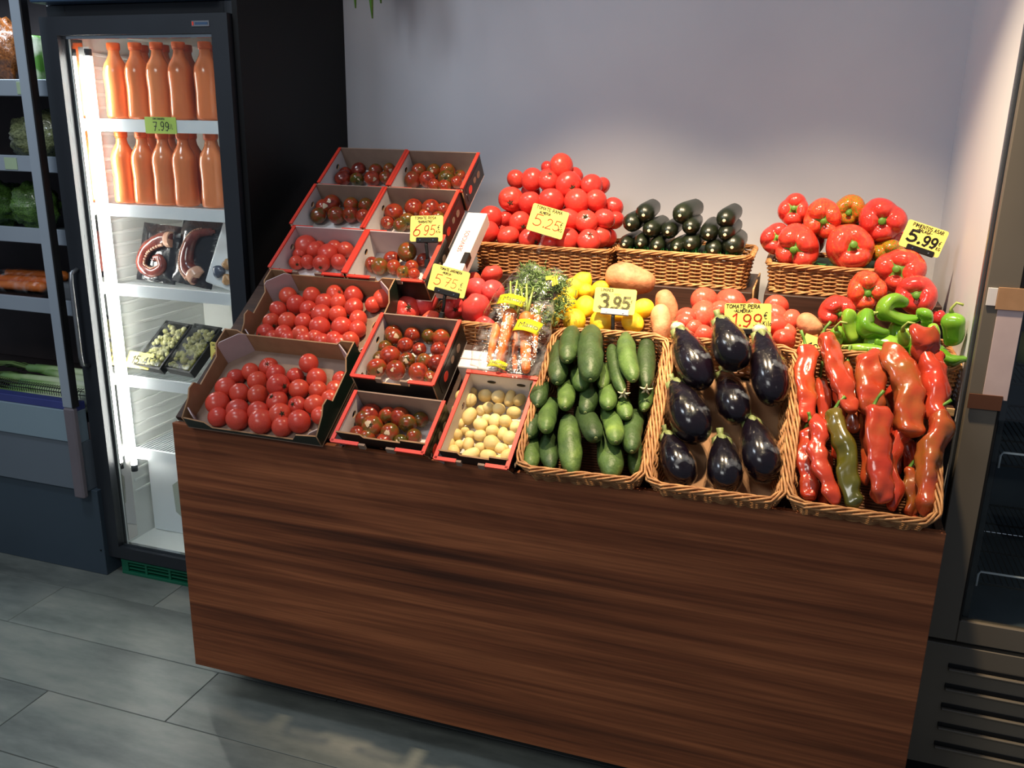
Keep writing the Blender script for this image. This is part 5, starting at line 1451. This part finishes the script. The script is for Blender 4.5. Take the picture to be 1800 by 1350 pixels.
for k in range(3): tie.box(-.011 + .006 * k, -.007 + .006 * k, -.016, .016, -.001 + .002 * k, .001 + .002 * k)
tie.box(-.026, -.006, .008, .022, 0, .002)
o = tie.build('yellow_tag', M['label_yellow'], b2); o.matrix_local = Matrix.Translation(-m2) @ deck_mat(.985, .505, .142, .3)

# ------------------------------------------------------------------ hand lettered price signs
def arc(cx, cy, rx, ry, a0, a1, n=9): return [(cx + rx * math.cos(math.radians(a0 + (a1 - a0) * i / n)), cy + ry * math.sin(math.radians(a0 + (a1 - a0) * i / n))) for i in range(n + 1)]
GL = {
 'A': [[(0, 0), (2, 6), (4, 0)], [(.8, 2.2), (3.3, 2.2)]], 'B': [[(0, 0), (0, 6), (2.5, 6), (3.2, 4.8), (2.5, 3.3), (0, 3.2)], [(2.5, 3.3), (3.7, 1.8), (2.8, 0), (0, 0)]],
 'C': [arc(2.2, 3, 2, 3, 50, 310)], 'D': [[(0, 0), (0, 6), (2.2, 5.6), (3.6, 3), (2.2, .3), (0, 0)]], 'E': [[(3.4, 6), (0, 6), (0, 0), (3.5, 0)], [(0, 3.1), (2.7, 3.1)]],
 'G': [arc(2.2, 3, 2, 3, 45, 330) + [(4, 2.6), (2.4, 2.6)]], 'H': [[(0, 0), (0, 6)], [(3.6, 0), (3.6, 6)], [(0, 3), (3.6, 3)]], 'I': [[(1, 0), (1, 6)]],
 'J': [[(3, 6), (3, 1.4), (2, 0), (.6, .3), (.2, 1.4)]], 'K': [[(0, 0), (0, 6)], [(3.5, 6), (0, 2.6)], [(1.2, 3.6), (3.7, 0)]], 'L': [[(0, 6), (0, 0), (3.2, 0)]],
 'M': [[(0, 0), (.3, 6), (2.2, 2.2), (4.1, 6), (4.4, 0)]], 'N': [[(0, 0), (0, 6), (3.7, 0), (3.7, 6)]], 'O': [arc(2, 3, 2, 3, 90, 450, 14)],
 'P': [[(0, 0), (0, 6), (2.6, 6), (3.5, 4.6), (2.6, 3), (0, 2.8)]], 'R': [[(0, 0), (0, 6), (2.6, 6), (3.5, 4.6), (2.6, 3.1), (0, 2.9)], [(1.6, 3), (3.7, 0)]],
 'S': [arc(2, 4.5, 1.7, 1.5, 30, 250, 8) + arc(2, 1.6, 1.8, 1.6, 80, -140, 8)], 'T': [[(0, 6), (4, 6)], [(2, 6), (2, 0)]], 'U': [[(0, 6), (0, 1.5), (1.2, 0), (2.6, 0), (3.7, 1.5), (3.7, 6)]],
 'Z': [[(0, 6), (3.6, 6), (0, 0), (3.7, 0)]], 'V': [[(0, 6), (2, 0), (4, 6)]], 'i': [[(1, 0), (1, 3.5)], [(1, 4.8), (1.1, 5.1)]], 'l': [[(1, 6), (1, .4), (1.6, 0)]], 'o': [arc(1.5, 1.7, 1.4, 1.7, 90, 450, 10)],
 '-': [[(.4, 3), (2.6, 3.3)]], '"': [[(.6, 6), (.5, 4.8)], [(1.6, 6), (1.5, 4.8)]], '.': [[(.4, .1), (.9, .3), (.6, .6)]], '/': [[(0, -.5), (2.6, 6.5)]],
 '€': [arc(2.3, 3, 1.7, 3, 55, 305), [(-.2, 3.5), (2.8, 3.6)], [(-.2, 2.5), (2.6, 2.6)]],
 '2': [arc(1.7, 4.4, 1.6, 1.6, 160, -20, 8) + [(2.6, 2.6), (.1, .1), (3.6, .2)]], '0': [arc(1.8, 3, 1.7, 3, 90, 450, 14)], '1': [[(.4, 4.6), (1.9, 6), (1.9, 0)]], '3': [arc(1.7, 4.5, 1.6, 1.5, 150, -80, 9) + arc(1.7, 1.6, 1.9, 1.6, 80, -150, 9)],
 '4': [[(2.8, 0), (2.8, 6), (0, 1.8), (3.8, 1.8)]], '5': [[(3.5, 6), (.8, 5.9), (.5, 3.3)] + arc(1.6, 1.85, 1.9, 1.85, 105, -140, 9)], '6': [[(3.0, 6), (1.2, 4.4), (.25, 2.0)] + arc(1.8, 1.6, 1.6, 1.6, 170, 530, 12)],
 '7': [[(0, 6), (3.6, 6), (1.3, 0)], [(.9, 3.1), (3.2, 3.1)]], '9': [arc(1.8, 4.3, 1.5, 1.7, 0, 360, 12) + [(3.3, 4.3), (3.0, 1.8), (1.9, .1), (.5, .5)]],
}
def strokes(txt, x, y, h, lw, slant=.08, wob=.0, seed=0, squash=1.):
    """marker lettering as thin raised ribbons; returns verts, faces"""
    R = random.Random(seed)
    mb = MB()
    sc = h / 6
    cx = x
    for ch in txt:
        if ch == ' ': cx += 3.0 * sc * squash; continue
        g_ = GL[ch]
        wd = max(p[0] for s in g_ for p in s)
        dy = R.uniform(-.25, .25) * sc * wob
        for s in g_:
            P = [Vector((cx + (px * squash) * sc + py * sc * slant, y + py * sc + dy, 0)) for px, py in s]
            for a, b in zip(P[:-1], P[1:]):
                d = b - a
                if d.length < 1e-7: continue
                d.normalize(); e = Vector((-d.y, d.x, 0)) * lw / 2
                a2, b2 = a - d * lw * .3, b + d * lw * .3
                mb.add([a2 + e, a2 - e, b2 - e, b2 + e, a2 + e + Vector((0, 0, .0003)), a2 - e + Vector((0, 0, .0003)), b2 - e + Vector((0, 0, .0003)), b2 + e + Vector((0, 0, .0003))], [(4, 5, 6, 7), (0, 3, 2, 1), (0, 1, 5, 4), (2, 3, 7, 6)])
        cx += (wd * squash + 1.25) * sc
    return mb, cx - x

def sign_frame(c, q, rise=0., turn=0.):
    """sign plane from its measured corners: centre, in-plane right axis, leaning back by rise"""
    TL, TR, BR, BL = [Vector(p) for p in c]
    ctr_ = (TL + TR + BR + BL) / 4
    xr = ((TR - TL) + (BR - BL)).normalized()
    yr = ((TL - BL) + (TR - BR))
    yr = (yr - xr * yr.dot(xr)).normalized()
    z = xr.cross(yr)
    Rm = Matrix((xr, yr, z)).transposed()
    w_ = ((TR - TL).length + (BR - BL).length) / 2
    h_ = ((TL - BL).length + (TR - BR).length) / 2
    M4 = Matrix.Translation(ctr_) @ Rm.to_4x4() @ Matrix.Rotation(-rise, 4, 'X')
    return M4, w_, h_

def price_sign(key, lines, lab, card='sign_yellow', clip='black', rise=.25, stem=None, M4=None, size=None, corner=.006):
    if M4 is None: M4, w_, h_ = sign_frame(DATA['signs'][key], 0, rise)
    else: w_, h_ = size
    h_ /= max(.5, math.cos(rise))
    root = empty('price_sign'); root.matrix_world = M4
    plate('card', rrect(-w_ / 2, w_ / 2, -h_ / 2, h_ / 2, corner), [], .0012, M[card], root)
    for k, (txt, x, y, h, lw, ink, sl, sq) in enumerate(lines):
        mb, L = strokes(txt, 0, 0, h * h_, lw, sl, 1., k, sq)
        mx = max(v.x for v in mb.v); mn = min(v.x for v in mb.v)
        if x[0] == 'c': ox = (x[1] - .5) * w_ - (mx + mn) / 2
        else: ox = (x[1] - .5) * w_ - mn
        me_o = mb.build('lettering', M[ink], root); me_o.location = (ox, (y - .5) * h_, .0013)
    if clip:
        cm = {'black': M['black_plastic'], 'chrome': M['silver'], 'clear': M['clear_plastic']}[clip]
        cl_ = bevel_box('clip_bar', -w_ * .34, w_ * .34, -.008, .008, -.004, .0045, cm, root, .002, 1)
        cl_.location = (.004, -h_ / 2 + .004, .001)
        if clip != 'clear':
            for sx in (-.2, .2):
                mb = MB().tube([(sx * w_, 0, .0046), (sx * w_, 0, .0062)], .0022, 10); mb.build('rivet', M['chrome'], cl_, False)
        st = stem or ((0, -.012, -.002), (.002, -.03, -.006), (.004, -.055, -.004))
        mb = MB().tube([(0, -h_ / 2, -.002)] + [Vector(p) + Vector((0, -h_ / 2, 0)) for p in st], .005 if clip != 'clear' else .0065, 8)
        s_ = mb.build('clip_stem', M['black_plastic'] if clip != 'clear' else cm, root, True)
        e = Vector(st[-1]) + Vector((0, -h_ / 2, 0))
        if clip != 'clear': bevel_box('clamp_jaw', e.x - .007, e.x + .007, e.y - .022, e.y + .004, e.z - .006, e.z + .006, M['black_plastic'], root, .002, 1)
    tag(root, lab, 'price sign', 'hand-lettered price signs')
    return root
c_ = lambda v: ('c', v)
l_ = lambda v: ('l', v)
price_sign('rosa', [('TOMATE ROSA', c_(.46), .86, .10, .0013, 'ink', .05, 1.0), ('"BARBASTRO"', c_(.46), .72, .085, .0013, 'ink', .05, .8), ('6', l_(.09), .20, .46, .0030, 'ink_red', .22, 1.1), ('95', l_(.42), .25, .38, .0027, 'ink_brown', .15, .9), ('€', l_(.84), .46, .17, .0014, 'ink', .1, .8), ('Kilo', l_(.80), .33, .09, .0012, 'ink', .05, .8)], 'yellow price sign reading 6.95 clipped over the red-edged boxes')
price_sign('jard', [('TOMATE JARDINERA', c_(.5), .85, .085, .0012, 'ink', .05, .8), ('-MURCIA-', c_(.42), .71, .08, .0011, 'ink', .05, .8), ('5', l_(.12), .24, .40, .0022, 'ink_brown', .1, 1.1), ('75', l_(.42), .27, .34, .0014, 'ink_brown', .1, 1.0), ('€', l_(.82), .40, .16, .0012, 'ink_grey', .1, .8), ('Kilo', l_(.80), .26, .07, .0009, 'ink_grey', .05, .8)], 'pale yellow price sign in front of the large tomatoes')
price_sign('rama', [('TOMATE RAMA', c_(.47), .85, .11, .0016, 'ink', .05, 1.0), ('ALMERIA', c_(.38), .70, .09, .0016, 'ink', .05, .85), ('5.', l_(.12), .22, .42, .0028, 'ink_red', .08, 1.2), ('25', l_(.47), .24, .36, .0024, 'ink_red', .1, 1.0), ('€', l_(.86), .42, .17, .0015, 'ink', .1, .7), ('KG', l_(.84), .24, .12, .0014, 'ink', .05, .7)], 'yellow price sign reading 5.25 in the vine tomato pile', clip='clear', rise=.2, stem=((.0, -.015, .0), (.0, -.04, .004), (.0, -.06, .004)))
price_sign('limon', [('LIMONES', l_(.14), .86, .10, .0016, 'ink_grey', .05, .9), ('-MURCIA-', c_(.55), .73, .06, .0008, 'sign_green', .05, .8), ('3.', l_(.10), .14, .56, .0082, 'ink_grey', .06, 1.0), ('95', l_(.46), .20, .46, .0074, 'ink_grey', .06, 1.0), ('€', l_(.88), .45, .14, .0009, 'ink_grey', .1, .8)], 'bright yellow price sign reading 3.95 among the lemons', clip='chrome', rise=.35)
price_sign('pera', [('TOMATE PERA', c_(.40), .84, .12, .0017, 'ink', .08, 1.05), ('-ALMERIA-', c_(.40), .70, .10, .0015, 'ink', .08, .9), ('1.', l_(.17), .22, .42, .0036, 'ink_red', .08, 1.1), ('99', l_(.40), .22, .42, .0036, 'ink_red', .08, 1.1), ('€', l_(.84), .50, .22, .0016, 'ink', .1, .8), ('Kilo', l_(.82), .26, .15, .0015, 'ink', .05, .75)], 'mustard yellow price sign reading 1.99 behind the eggplants', rise=.1)
price_sign('asar', [('PIMIENTOS ASAR', c_(.52), .82, .12, .0017, 'ink', .05, .85), ('-MALAGA-', c_(.46), .69, .10, .0016, 'ink', .05, .85), ('5.', l_(.10), .26, .40, .0068, 'ink', .1, 1.3), ('99', l_(.50), .26, .36, .0056, 'ink', .06, 1.0), ('€', l_(.88), .42, .16, .0015, 'ink', .1, .7), ('KG', l_(.86), .24, .12, .0014, 'ink', .05, .7)], 'yellow price sign reading 5.99 beside the bell peppers at right wall', rise=.15)
# cards in the fridge
sm, sw, shh = sign_frame(DATA['signs']['salmon'], 0)
price_sign('salmon', [('SALMON AHUMADO', l_(.06), .84, .09, .0012, 'ink', .05, .9), ('"NORUEGA"', l_(.2), .70, .07, .0010, 'ink', .05, .8), ('60', l_(.10), .22, .40, .0024, 'ink_brown', .06, 1.2)], 'yellow price sign standing in the fridge behind the kraft crate', clip=None, rise=0.)
M4 = Matrix.Translation((-.428, .5835, SHZ[0] - .013)) @ Matrix.Rotation(math.pi / 2, 4, 'X')
price_sign(None, [('ZUMO ZANAHORIA', c_(.45), .84, .10, .0009, 'ink', .05, .75), ('7.99', l_(.26), .18, .52, .0028, 'ink', .02, .85), ('€/L', l_(.74), .30, .26, .0012, 'ink', .05, .6)], 'green price card reading 7.99 on the top fridge shelf edge', card='sign_green', clip=None, rise=0., M4=M4, size=(.122, .052), corner=.002)
M4 = Matrix.Translation((-.640, .612, .822)) @ Matrix.Rotation(math.radians(52), 4, 'X') @ Matrix.Rotation(-.03, 4, 'Z')
price_sign(None, [('SETAS', c_(.5), .84, .09, .0008, 'ink_grey', .05, .9), ('15 49', l_(.22), .28, .46, .0050, 'ink', .12, .95)], 'yellow price card reading 15.49 leaning on the left green tray', clip=None, rise=0., M4=M4, size=(.110, .062), corner=.002)
# half hidden card between plum tomatoes and long peppers
M4 = Matrix.Translation((1.632, .352, 1.150)) @ Matrix.Rotation(math.radians(72), 4, 'X') @ Matrix.Rotation(-.28, 4, 'Z')
price_sign(None, [('19', l_(.3), .3, .4, .0024, 'ink', .1, .9)], 'small half-hidden yellow price card left of the long peppers', clip=None, rise=0., M4=M4, size=(.045, .06), corner=.001)
# printing on the white carton
t_ = link('print', text_mesh('SERVICIOS', .020), mat('faded_red_print', (168, 70, 60), rough=.7), wb); t_.matrix_local = Matrix.Translation((.030, .20, .0436)) @ Matrix.Rotation(math.pi / 2, 4, 'Z')

# ------------------------------------------------------------------ food packs in the fridge
M['pack_black'] = film('pack_film', (.2, .2, .22), rough=.1)
M['pack_tray'] = mat('black_vacuum_pack', (30, 30, 34), (20, 20, 24), rough=.18, bump=1.2, bscale=45, coat=.5)
M['octopus'] = fruit('octopus_skin', [(.0, (66, 22, 20)), (.5, (98, 36, 30)), (1., (140, 68, 56))], rough=.2, nscale=30, namp=.6, coat=.5)
M['octopus_cut'] = mat('octopus_flesh', (226, 184, 156), (206, 150, 124), rough=.25, scale=40)
def pack(cx, y, zb, w_, h_, lean, turn, lab, curve, rad, cut):
    root = empty('octopus_pack'); root.matrix_world = Matrix.Translation((cx, y, zb)) @ Matrix.Rotation(turn, 4, 'Y') @ Matrix.Rotation(math.pi / 2 - lean, 4, 'X')
    v, f = [], []
    K = 14
    for s in (0, 1):
        for j in range(K + 1):
            for i in range(K + 1):
                a, b = i / K, j / K
                e = min(a, 1 - a, b, 1 - b)
                zz = (.010 * min(1, e * 6) + .004 * noise.noise(Vector((a * 7, b * 7, cx * 9)))) * (1 if s else -.3)
                v.append(((a - .5) * w_, b * h_, zz))
    for s in (0, 1):
        o_ = s * (K + 1) ** 2
        for j in range(K):
            for i in range(K):
                q = (o_ + j * (K + 1) + i, o_ + j * (K + 1) + i + 1, o_ + (j + 1) * (K + 1) + i + 1, o_ + (j + 1) * (K + 1) + i)
                f.append(q if s else q[::-1])
    link('vacuum_pack', new_mesh('vacuum_pack', v, f), M['pack_tray'], root)
    me, mid, T, P = sweep_mesh('tentacle', [(p[0], p[1], .014) for p in curve], lambda u: rad * (1 - .62 * u) * (1 if u > .03 else .8) * (1 if u < .97 else .5) + .0005, 14, 40, bump=.002, bscale=60, seed=2)
    tn = link('tentacle', me, M['octopus'], root); tn.location = mid
    c0 = Vector((curve[0][0], curve[0][1], .014))
    me, mid, T, P = sweep_mesh('cut_face', [c0, (Vector((curve[1][0], curve[1][1], .014)) + c0) / 2], lambda u: rad * 1.03 * (1 if u < .9 else .9), 14, 8)
    if cut: q = link('cut_face', me, M['octopus_cut'], root); q.location = mid
    sk = MB()
    for k in range(4, 34):
        u = k / 38; PP = spline([(p[0], p[1], .014) for p in curve], 40)
        a = PP[k]; t_ = (PP[k + 1] - PP[k - 1]).normalized(); n_ = Vector((-t_.y, t_.x, 0)); rr = rad * (1 - .62 * u)
        sk.tube([a + n_ * rr * .8 + Vector((0, 0, rr * .45)), a + n_ * rr * 1.02 + Vector((0, 0, rr * .6))], [rr * .28, rr * .2], 6)
    tag(sk.build('suckers', M['octopus_cut'], root, True), kind='stuff')
    tag(root, lab, 'food pack', 'octopus packs in the fridge')
pack(-.575, .66, SHZ[2] + .006, .165, .205, .28, .05, 'vacuum pack with a curled octopus tentacle, left on the third fridge shelf', [(.055, .155), (.01, .15), (-.045, .11), (-.055, .05), (-.01, .030), (.03, .055), (.012, .088), (-.012, .075)], .027, True)
pack(-.420, .655, SHZ[2] + .006, .165, .235, .28, .12, 'vacuum pack with a long octopus tentacle, middle of the third fridge shelf', [(.03, .03), (-.02, .065), (-.03, .12), (-.01, .175), (.06, .20)], .032, True)
r = empty('seafood_tray'); r.matrix_world = Matrix.Translation((-.285, .65, SHZ[2] + .006)) @ Matrix.Rotation(.26, 4, 'Y') @ Matrix.Rotation(math.pi / 2 - .25, 4, 'X')
bevel_box('tray', -.075, .075, 0, .215, -.012, .004, M['shelf_white'], r, .006, 2)
for i, (x, y, rr) in enumerate(((-.03, .05, .022), (.01, .035, .020), (.035, .075, .022), (-.005, .085, .020), (.05, .03, .018))):
    g_ = globe('seafood_piece', lambda th, ph, i=i: Vector((math.sin(th) * math.cos(ph) * (1 + .2 * math.sin(3 * ph + i)), math.sin(th) * math.sin(ph), .6 * math.cos(th))), 14, 10)
    o = link('seafood_piece', g_, mat('seafood', (200, 160, 110) if i % 2 else (90, 100, 120), (150, 100, 60) if i % 2 else (60, 66, 80), rough=.2, scale=40), r); o.location = (x, y, .012); o.scale = (rr, rr, rr)
tag(r, 'white tray of seafood pieces at the right of the third fridge shelf', 'food pack')
M['green_bits'] = fruit('green_mushrooms', [(.0, (112, 110, 36)), (.5, (164, 158, 70)), (1., (214, 206, 146))], rough=.3, nscale=60, namp=.9, coat=.3)
for i, (cx, lab) in enumerate(((-.590, 'black tray of small green mushrooms behind the 15.49 card'), (-.462, 'black tray of small green mushrooms, right of the 15.49 card'))):
    r = empty('produce_tray'); r.matrix_world = Matrix.Translation((cx, .615, SHZ[3] + .022)) @ Matrix.Rotation(math.radians(-9), 4, 'Z') @ Matrix.Rotation(math.radians(38), 4, 'X')
    w2, d2, h2 = .062, .20, .034
    mb = MB()
    mb.box(-w2, w2, 0, d2, -.003, 0); mb.box(-w2, -w2 + .003, 0, d2, 0, h2); mb.box(w2 - .003, w2, 0, d2, 0, h2); mb.box(-w2 + .003, w2 - .003, 0, .003, 0, h2); mb.box(-w2 + .003, w2 - .003, d2 - .003, d2, 0, h2)
    mb.box(-w2 - .006, -w2, -.006, d2 + .006, h2 - .002, h2 + .001); mb.box(w2, w2 + .006, -.006, d2 + .006, h2 - .002, h2 + .001); mb.box(-w2, w2, -.006, 0, h2 - .002, h2 + .001); mb.box(-w2, w2, d2, d2 + .006, h2 - .002, h2 + .001)
    mb.build('tray', M['black_plastic'], r)
    R = random.Random(i)
    bits = MB()
    for k in range(130):
        x, y, z = R.uniform(-w2 + .014, w2 - .014), R.uniform(.014, d2 - .014), R.uniform(.014, .033)
        rr = R.uniform(.0075, .0115)
        v, f = [], []
        for a in range(5):
            th = math.pi * a / 4
            for b in range(7): v.append(Vector((x + rr * math.sin(th) * math.cos(b * .898), y + rr * math.sin(th) * math.sin(b * .898), z + rr * .85 * math.cos(th))))
        for a in range(4):
            for b in range(7): f.append((a * 7 + b, (a + 1) * 7 + b, (a + 1) * 7 + (b + 1) % 7, a * 7 + (b + 1) % 7))
        bits.add(v, f)
    tag(bits.build('green_mushrooms', M['green_bits'], r, True), kind='stuff')
    MB().box(-w2, w2, 0, d2, .0445, .0449).build('film_lid', M['clear_plastic'], r)
    tag(r, lab, 'tray', 'trays of small green mushrooms')
r = empty('salmon_pack'); r.matrix_world = Matrix.Translation((-.315, .63, SHZ[3] + .010)) @ Matrix.Rotation(math.radians(-6), 4, 'Z') @ Matrix.Rotation(math.radians(34), 4, 'X')
bevel_box('pack_board', -.055, .055, 0, .20, 0, .006, mat('silver_board', (190, 186, 176), (150, 146, 140), rough=.25, metal=.4, scale=30), r, .002, 1)
me, mid, T, P = sweep_mesh('salmon_slice', [(-.0, .02, .010), (.012, .08, .012), (.015, .18, .010)], lambda u: .034 * (max(0, 1 - abs(2 * u - 1) ** 4)) ** .5 + .0005, 14, 16, flat=.3)
for v in me.vertices: v.co.z *= .22
q = link('salmon_slice', me, mat('salmon', (226, 150, 84), (204, 120, 60), rough=.25, scale=30), r); q.location = mid
tag(r, 'silver pack of orange smoked salmon beside the kraft crate', 'food pack')
mb = MB()
for k in range(9): mb.tube([(-.462 + .004 * k, .70 + .01 * math.sin(k), .121), (-.456 + .004 * k, .695, .18), (-.45 + .006 * k, .70, .215 + .006 * (k % 3))], [.006, .005, .001], 5)
o = mb.build('green_leaf_bundle', mat('fresh_leaf', (76, 170, 60), (50, 130, 40), rough=.4), None, True); tag(o, 'bright green leafy bundle on the fridge floor at the counter edge', 'leaves')

# ------------------------------------------------------------------ produce in the left case
def lump(name, c, r, col, col2, lab, cat, seed, rough=.25, sc=14, coat=.6, lob=0):
    R = random.Random(seed)
    g_ = globe(name, lambda th, ph: Vector((math.sin(th) * math.cos(ph), math.sin(th) * math.sin(ph), math.cos(th))) * (1 + .22 * noise.noise(Vector((math.sin(th) * math.cos(ph), math.sin(th) * math.sin(ph), math.cos(th))) * 2.2 + Vector((seed, seed * 2, 0))) + .13 * noise.noise(Vector((math.sin(th) * math.cos(ph), math.sin(th) * math.sin(ph), math.cos(th))) * 6. + Vector((seed * 3, 0, seed)))), 48, 32)
    o = link(name, g_, mat(name + '_skin', col, col2, rough=rough, scale=sc, bump=1.4, bscale=14, coat=coat)); o.location = c; o.scale = r; tag(o, lab, cat); return o
lump('bread_bag', (-1.16, .70, CSZ[0] + .115), (.075, .10, .115), (150, 86, 40), (70, 36, 18), 'brown-orange bagged food on the top shelf of the left case', 'food pack', 1)
pk = bevel_box('upright_pack', -1.075, -.985, .66, .72, CSZ[0] + .001, CSZ[0] + .175, mat('green_white_pack', (206, 206, 190), (84, 130, 56), rough=.3, scale=9, contrast=.06), None, .012, 3); tag(pk, 'upright green and white pack on the top shelf of the left case', 'food pack')
pk = bevel_box('upright_pack', -.962, -.882, .66, .72, CSZ[0] + .001, CSZ[0] + .165, mat('green_pack', (140, 160, 120), (70, 120, 50), rough=.3, scale=9, contrast=.06), None, .012, 3); tag(pk, 'green pack on the top case shelf right of the grey post', 'food pack')
lump('salad_bag', (-1.055, .72, CSZ[1] + .088), (.12, .10, .088), (150, 156, 110), (46, 56, 30), 'glossy bag of pale greens on the second shelf of the left case', 'bag', 5, .15)
lump('salad_bag', (-.872, .70, CSZ[1] + .065), (.05, .08, .065), (170, 180, 150), (76, 90, 60), 'small shiny bag on the second case shelf by the fridge', 'bag', 6, .15)
lump('lettuce_bag', (-1.135, .72, CSZ[2] + .085), (.075, .09, .085), (110, 150, 70), (40, 70, 26), 'bagged lettuce head on the third shelf of the left case', 'lettuce', 8, .2)
lump('lettuce_bag', (-1.30, .72, CSZ[2] + .085), (.08, .09, .085), (90, 130, 56), (34, 60, 24), 'bagged lettuce cut off by the left picture edge', 'lettuce', 9, .2)
lump('lettuce_bag', (-.90, .72, CSZ[2] + .07), (.055, .08, .07), (96, 130, 76), (40, 60, 30), 'small bagged lettuce on the third case shelf near the fridge', 'lettuce', 10, .2)
r = tag(empty('carrot_tray', (-1.17, .68, CSZ[3] + .001)), 'shrink-wrapped black tray for carrots on the fourth case shelf', 'tray')
bevel_box('tray', -.16, .13, -.09, .11, 0, .022, M['black_plastic'], r, .008, 2)
R = random.Random(2)
for i in range(5):
    a = Vector((-1.32, .635 + .028 * i, CSZ[3] + .044 + .012 * (i % 2) + .006 * i)); b = a + Vector((.262, R.uniform(-.01, .01), .004))
    me, mid, T, P = sweep_mesh('carrot', [b, (a + b) / 2, a], lambda u: .020 * (1 if u > .06 else (u / .06) ** .5) * (1 - .3 * u) + .0003, 14, 26, bump=.002, bscale=50, seed=i)
    o = link('carrot', me, M['carrot']); o.location = mid; tag(o, 'carrot, %s from the front in the wrapped tray in the left case' % ORD[i], 'carrot', 'carrots in the wrapped tray')
me, mid, T, P = sweep_mesh('shrink_wrap', [(-.155, .0, .045), (-.02, .0, .052), (.125, .0, .045)], lambda u: .088 * (max(0, 1 - abs(2 * u - 1) ** 8)) ** .5 + .001, 26, 24, bump=.004, bscale=30)
for v in me.vertices: v.co.z *= .55
q = link('shrink_wrap', me, M['bag'], r); q.location = mid
pk = bevel_box('foam_tray', -1.005, -.86, .64, .78, CSZ[3] + .001, CSZ[3] + .07, mat('grey_tray', (96, 100, 104), rough=.5), None, .015, 3); tag(pk, 'grey tray right of the carrot tray in the left case', 'tray')
R = random.Random(6)
for i in range(13):
    y = .545 + .028 * (i % 7) + R.uniform(-.006, .006); z = .628 + .024 * (i // 7) + .012 * (i % 7) + R.uniform(0, .006)
    x1 = -.80 - R.uniform(.005, .05); x0 = x1 - R.uniform(.34, .46)
    pts = [(x1, y, z), ((x0 + x1) / 2, y + R.uniform(-.012, .012), z + .005), (x0, y + R.uniform(-.03, .03), z + R.uniform(0, .012))]
    me, mid, T, P = sweep_mesh('leek', pts, lambda u: .0165 * (1 if u > .03 else .8) * (1 - .1 * u) * (1 if u < .98 else .6), 14, 20)
    o = link('leek', me, None); o.data.materials.append(fruit('leek_skin', [(.0, (226, 232, 214)), (.45, (206, 222, 176)), (.7, (136, 172, 104)), (1., (84, 124, 84))], rough=.4, nscale=20, namp=.15, ramp_rand=.1, attr='t', amp_axis=.42) if i == 0 else lk); lk = o.data.materials[0]
    o.location = mid
    lf = MB(); e = Vector(pts[2]) - mid
    for k in range(5):
        an = -.9 + .45 * k; L2 = R.uniform(.10, .17)
        d = Vector((-math.cos(an * .5), math.sin(an) * .35, .12 * math.cos(k))).normalized(); s_ = d.cross(Vector((0, 0, 1))).normalized()
        P_ = [e + Vector((.012, 0, 0)), e + d * L2 * .5 + Vector((0, 0, .01)), e + d * L2]
        v = []
        for p_, w_ in zip(P_, (.011, .013, .002)): v += [p_ - s_ * w_, p_ + Vector((0, 0, .004)), p_ + s_ * w_, p_ - Vector((0, 0, .002))]
        f = []
        for a in range(2):
            for b in range(4): f.append((a * 4 + b, a * 4 + (b + 1) % 4, a * 4 + 4 + (b + 1) % 4, a * 4 + 4 + b))
        lf.add(v, f)
    lf.build('leek_leaves', M['frond'], o, True)
    tag(o, 'leek, %s from the front in the %s layer of the left case' % (ORD[i % 7], 'lower' if i < 7 else 'upper'), 'leek', 'leeks in the left case')

# ------------------------------------------------------------------ hanging plant at the top left of the wall
hp = tag(empty('hanging_plant', (.10, .84, 2.40)), 'leafy hanging plant whose leaf tips dip into the top of the picture', 'plant')
pot = lathe('pot', [(.045, -.06), (.05, -.058), (.065, .04), (.07, .045), (.07, .055), (.062, .055), (.058, .03), (.02, .02)], 20)
link('pot', pot, mat('plant_pot', (90, 84, 78), rough=.6), hp)
for q in range(3): MB().tube([(.066 * math.cos(q * 2.09), .066 * math.sin(q * 2.09), .055), (0, 0, .42)], .0015, 5).build('hanging_cord', M['black_plastic'], hp)
MB().tube([(0, 0, .42), (0, 0, .60)], .002, 5).build('hanging_cord', M['black_plastic'], hp)
R = random.Random(15)
lm = None
for k in range(40):
    an = R.uniform(0, 6.28); L2 = R.uniform(.20, .34)
    tgt = Vector((R.uniform(-.16, .26), R.uniform(-.20, .12), -R.uniform(.02, .24)))
    if k == 0: tgt = Vector((.022, .06, -.384))
    if k == 1: tgt = Vector((.082, .06, -.416))
    if k == 2: tgt = Vector((.114, .06, -.371))
    P_ = spline([(0, 0, .03), (tgt.x * .4, tgt.y * .5, .09), (tgt.x * .85, tgt.y * .9, tgt.z * .45), tgt], 9)
    v, f = [], []
    for i, p_ in enumerate(P_):
        u = i / 8
        w_ = .019 * max(.04, math.sin(math.pi * min(1, u * .9 + .08)) ** .8)
        s_ = Vector((1, .2 * math.sin(k), 0)).normalized()
        v += [p_ - s_ * w_, p_ + Vector((0, -.004, .0)), p_ + s_ * w_]
    for i in range(8): f += [(i * 3, i * 3 + 1, i * 3 + 4, i * 3 + 3), (i * 3 + 1, i * 3 + 2, i * 3 + 5, i * 3 + 4)]
    lo_ = link('leaf', new_mesh('leaf', v, f), M['leaf'], hp)
    so = lo_.modifiers.new('thickness', 'SOLIDIFY'); so.thickness = .0008
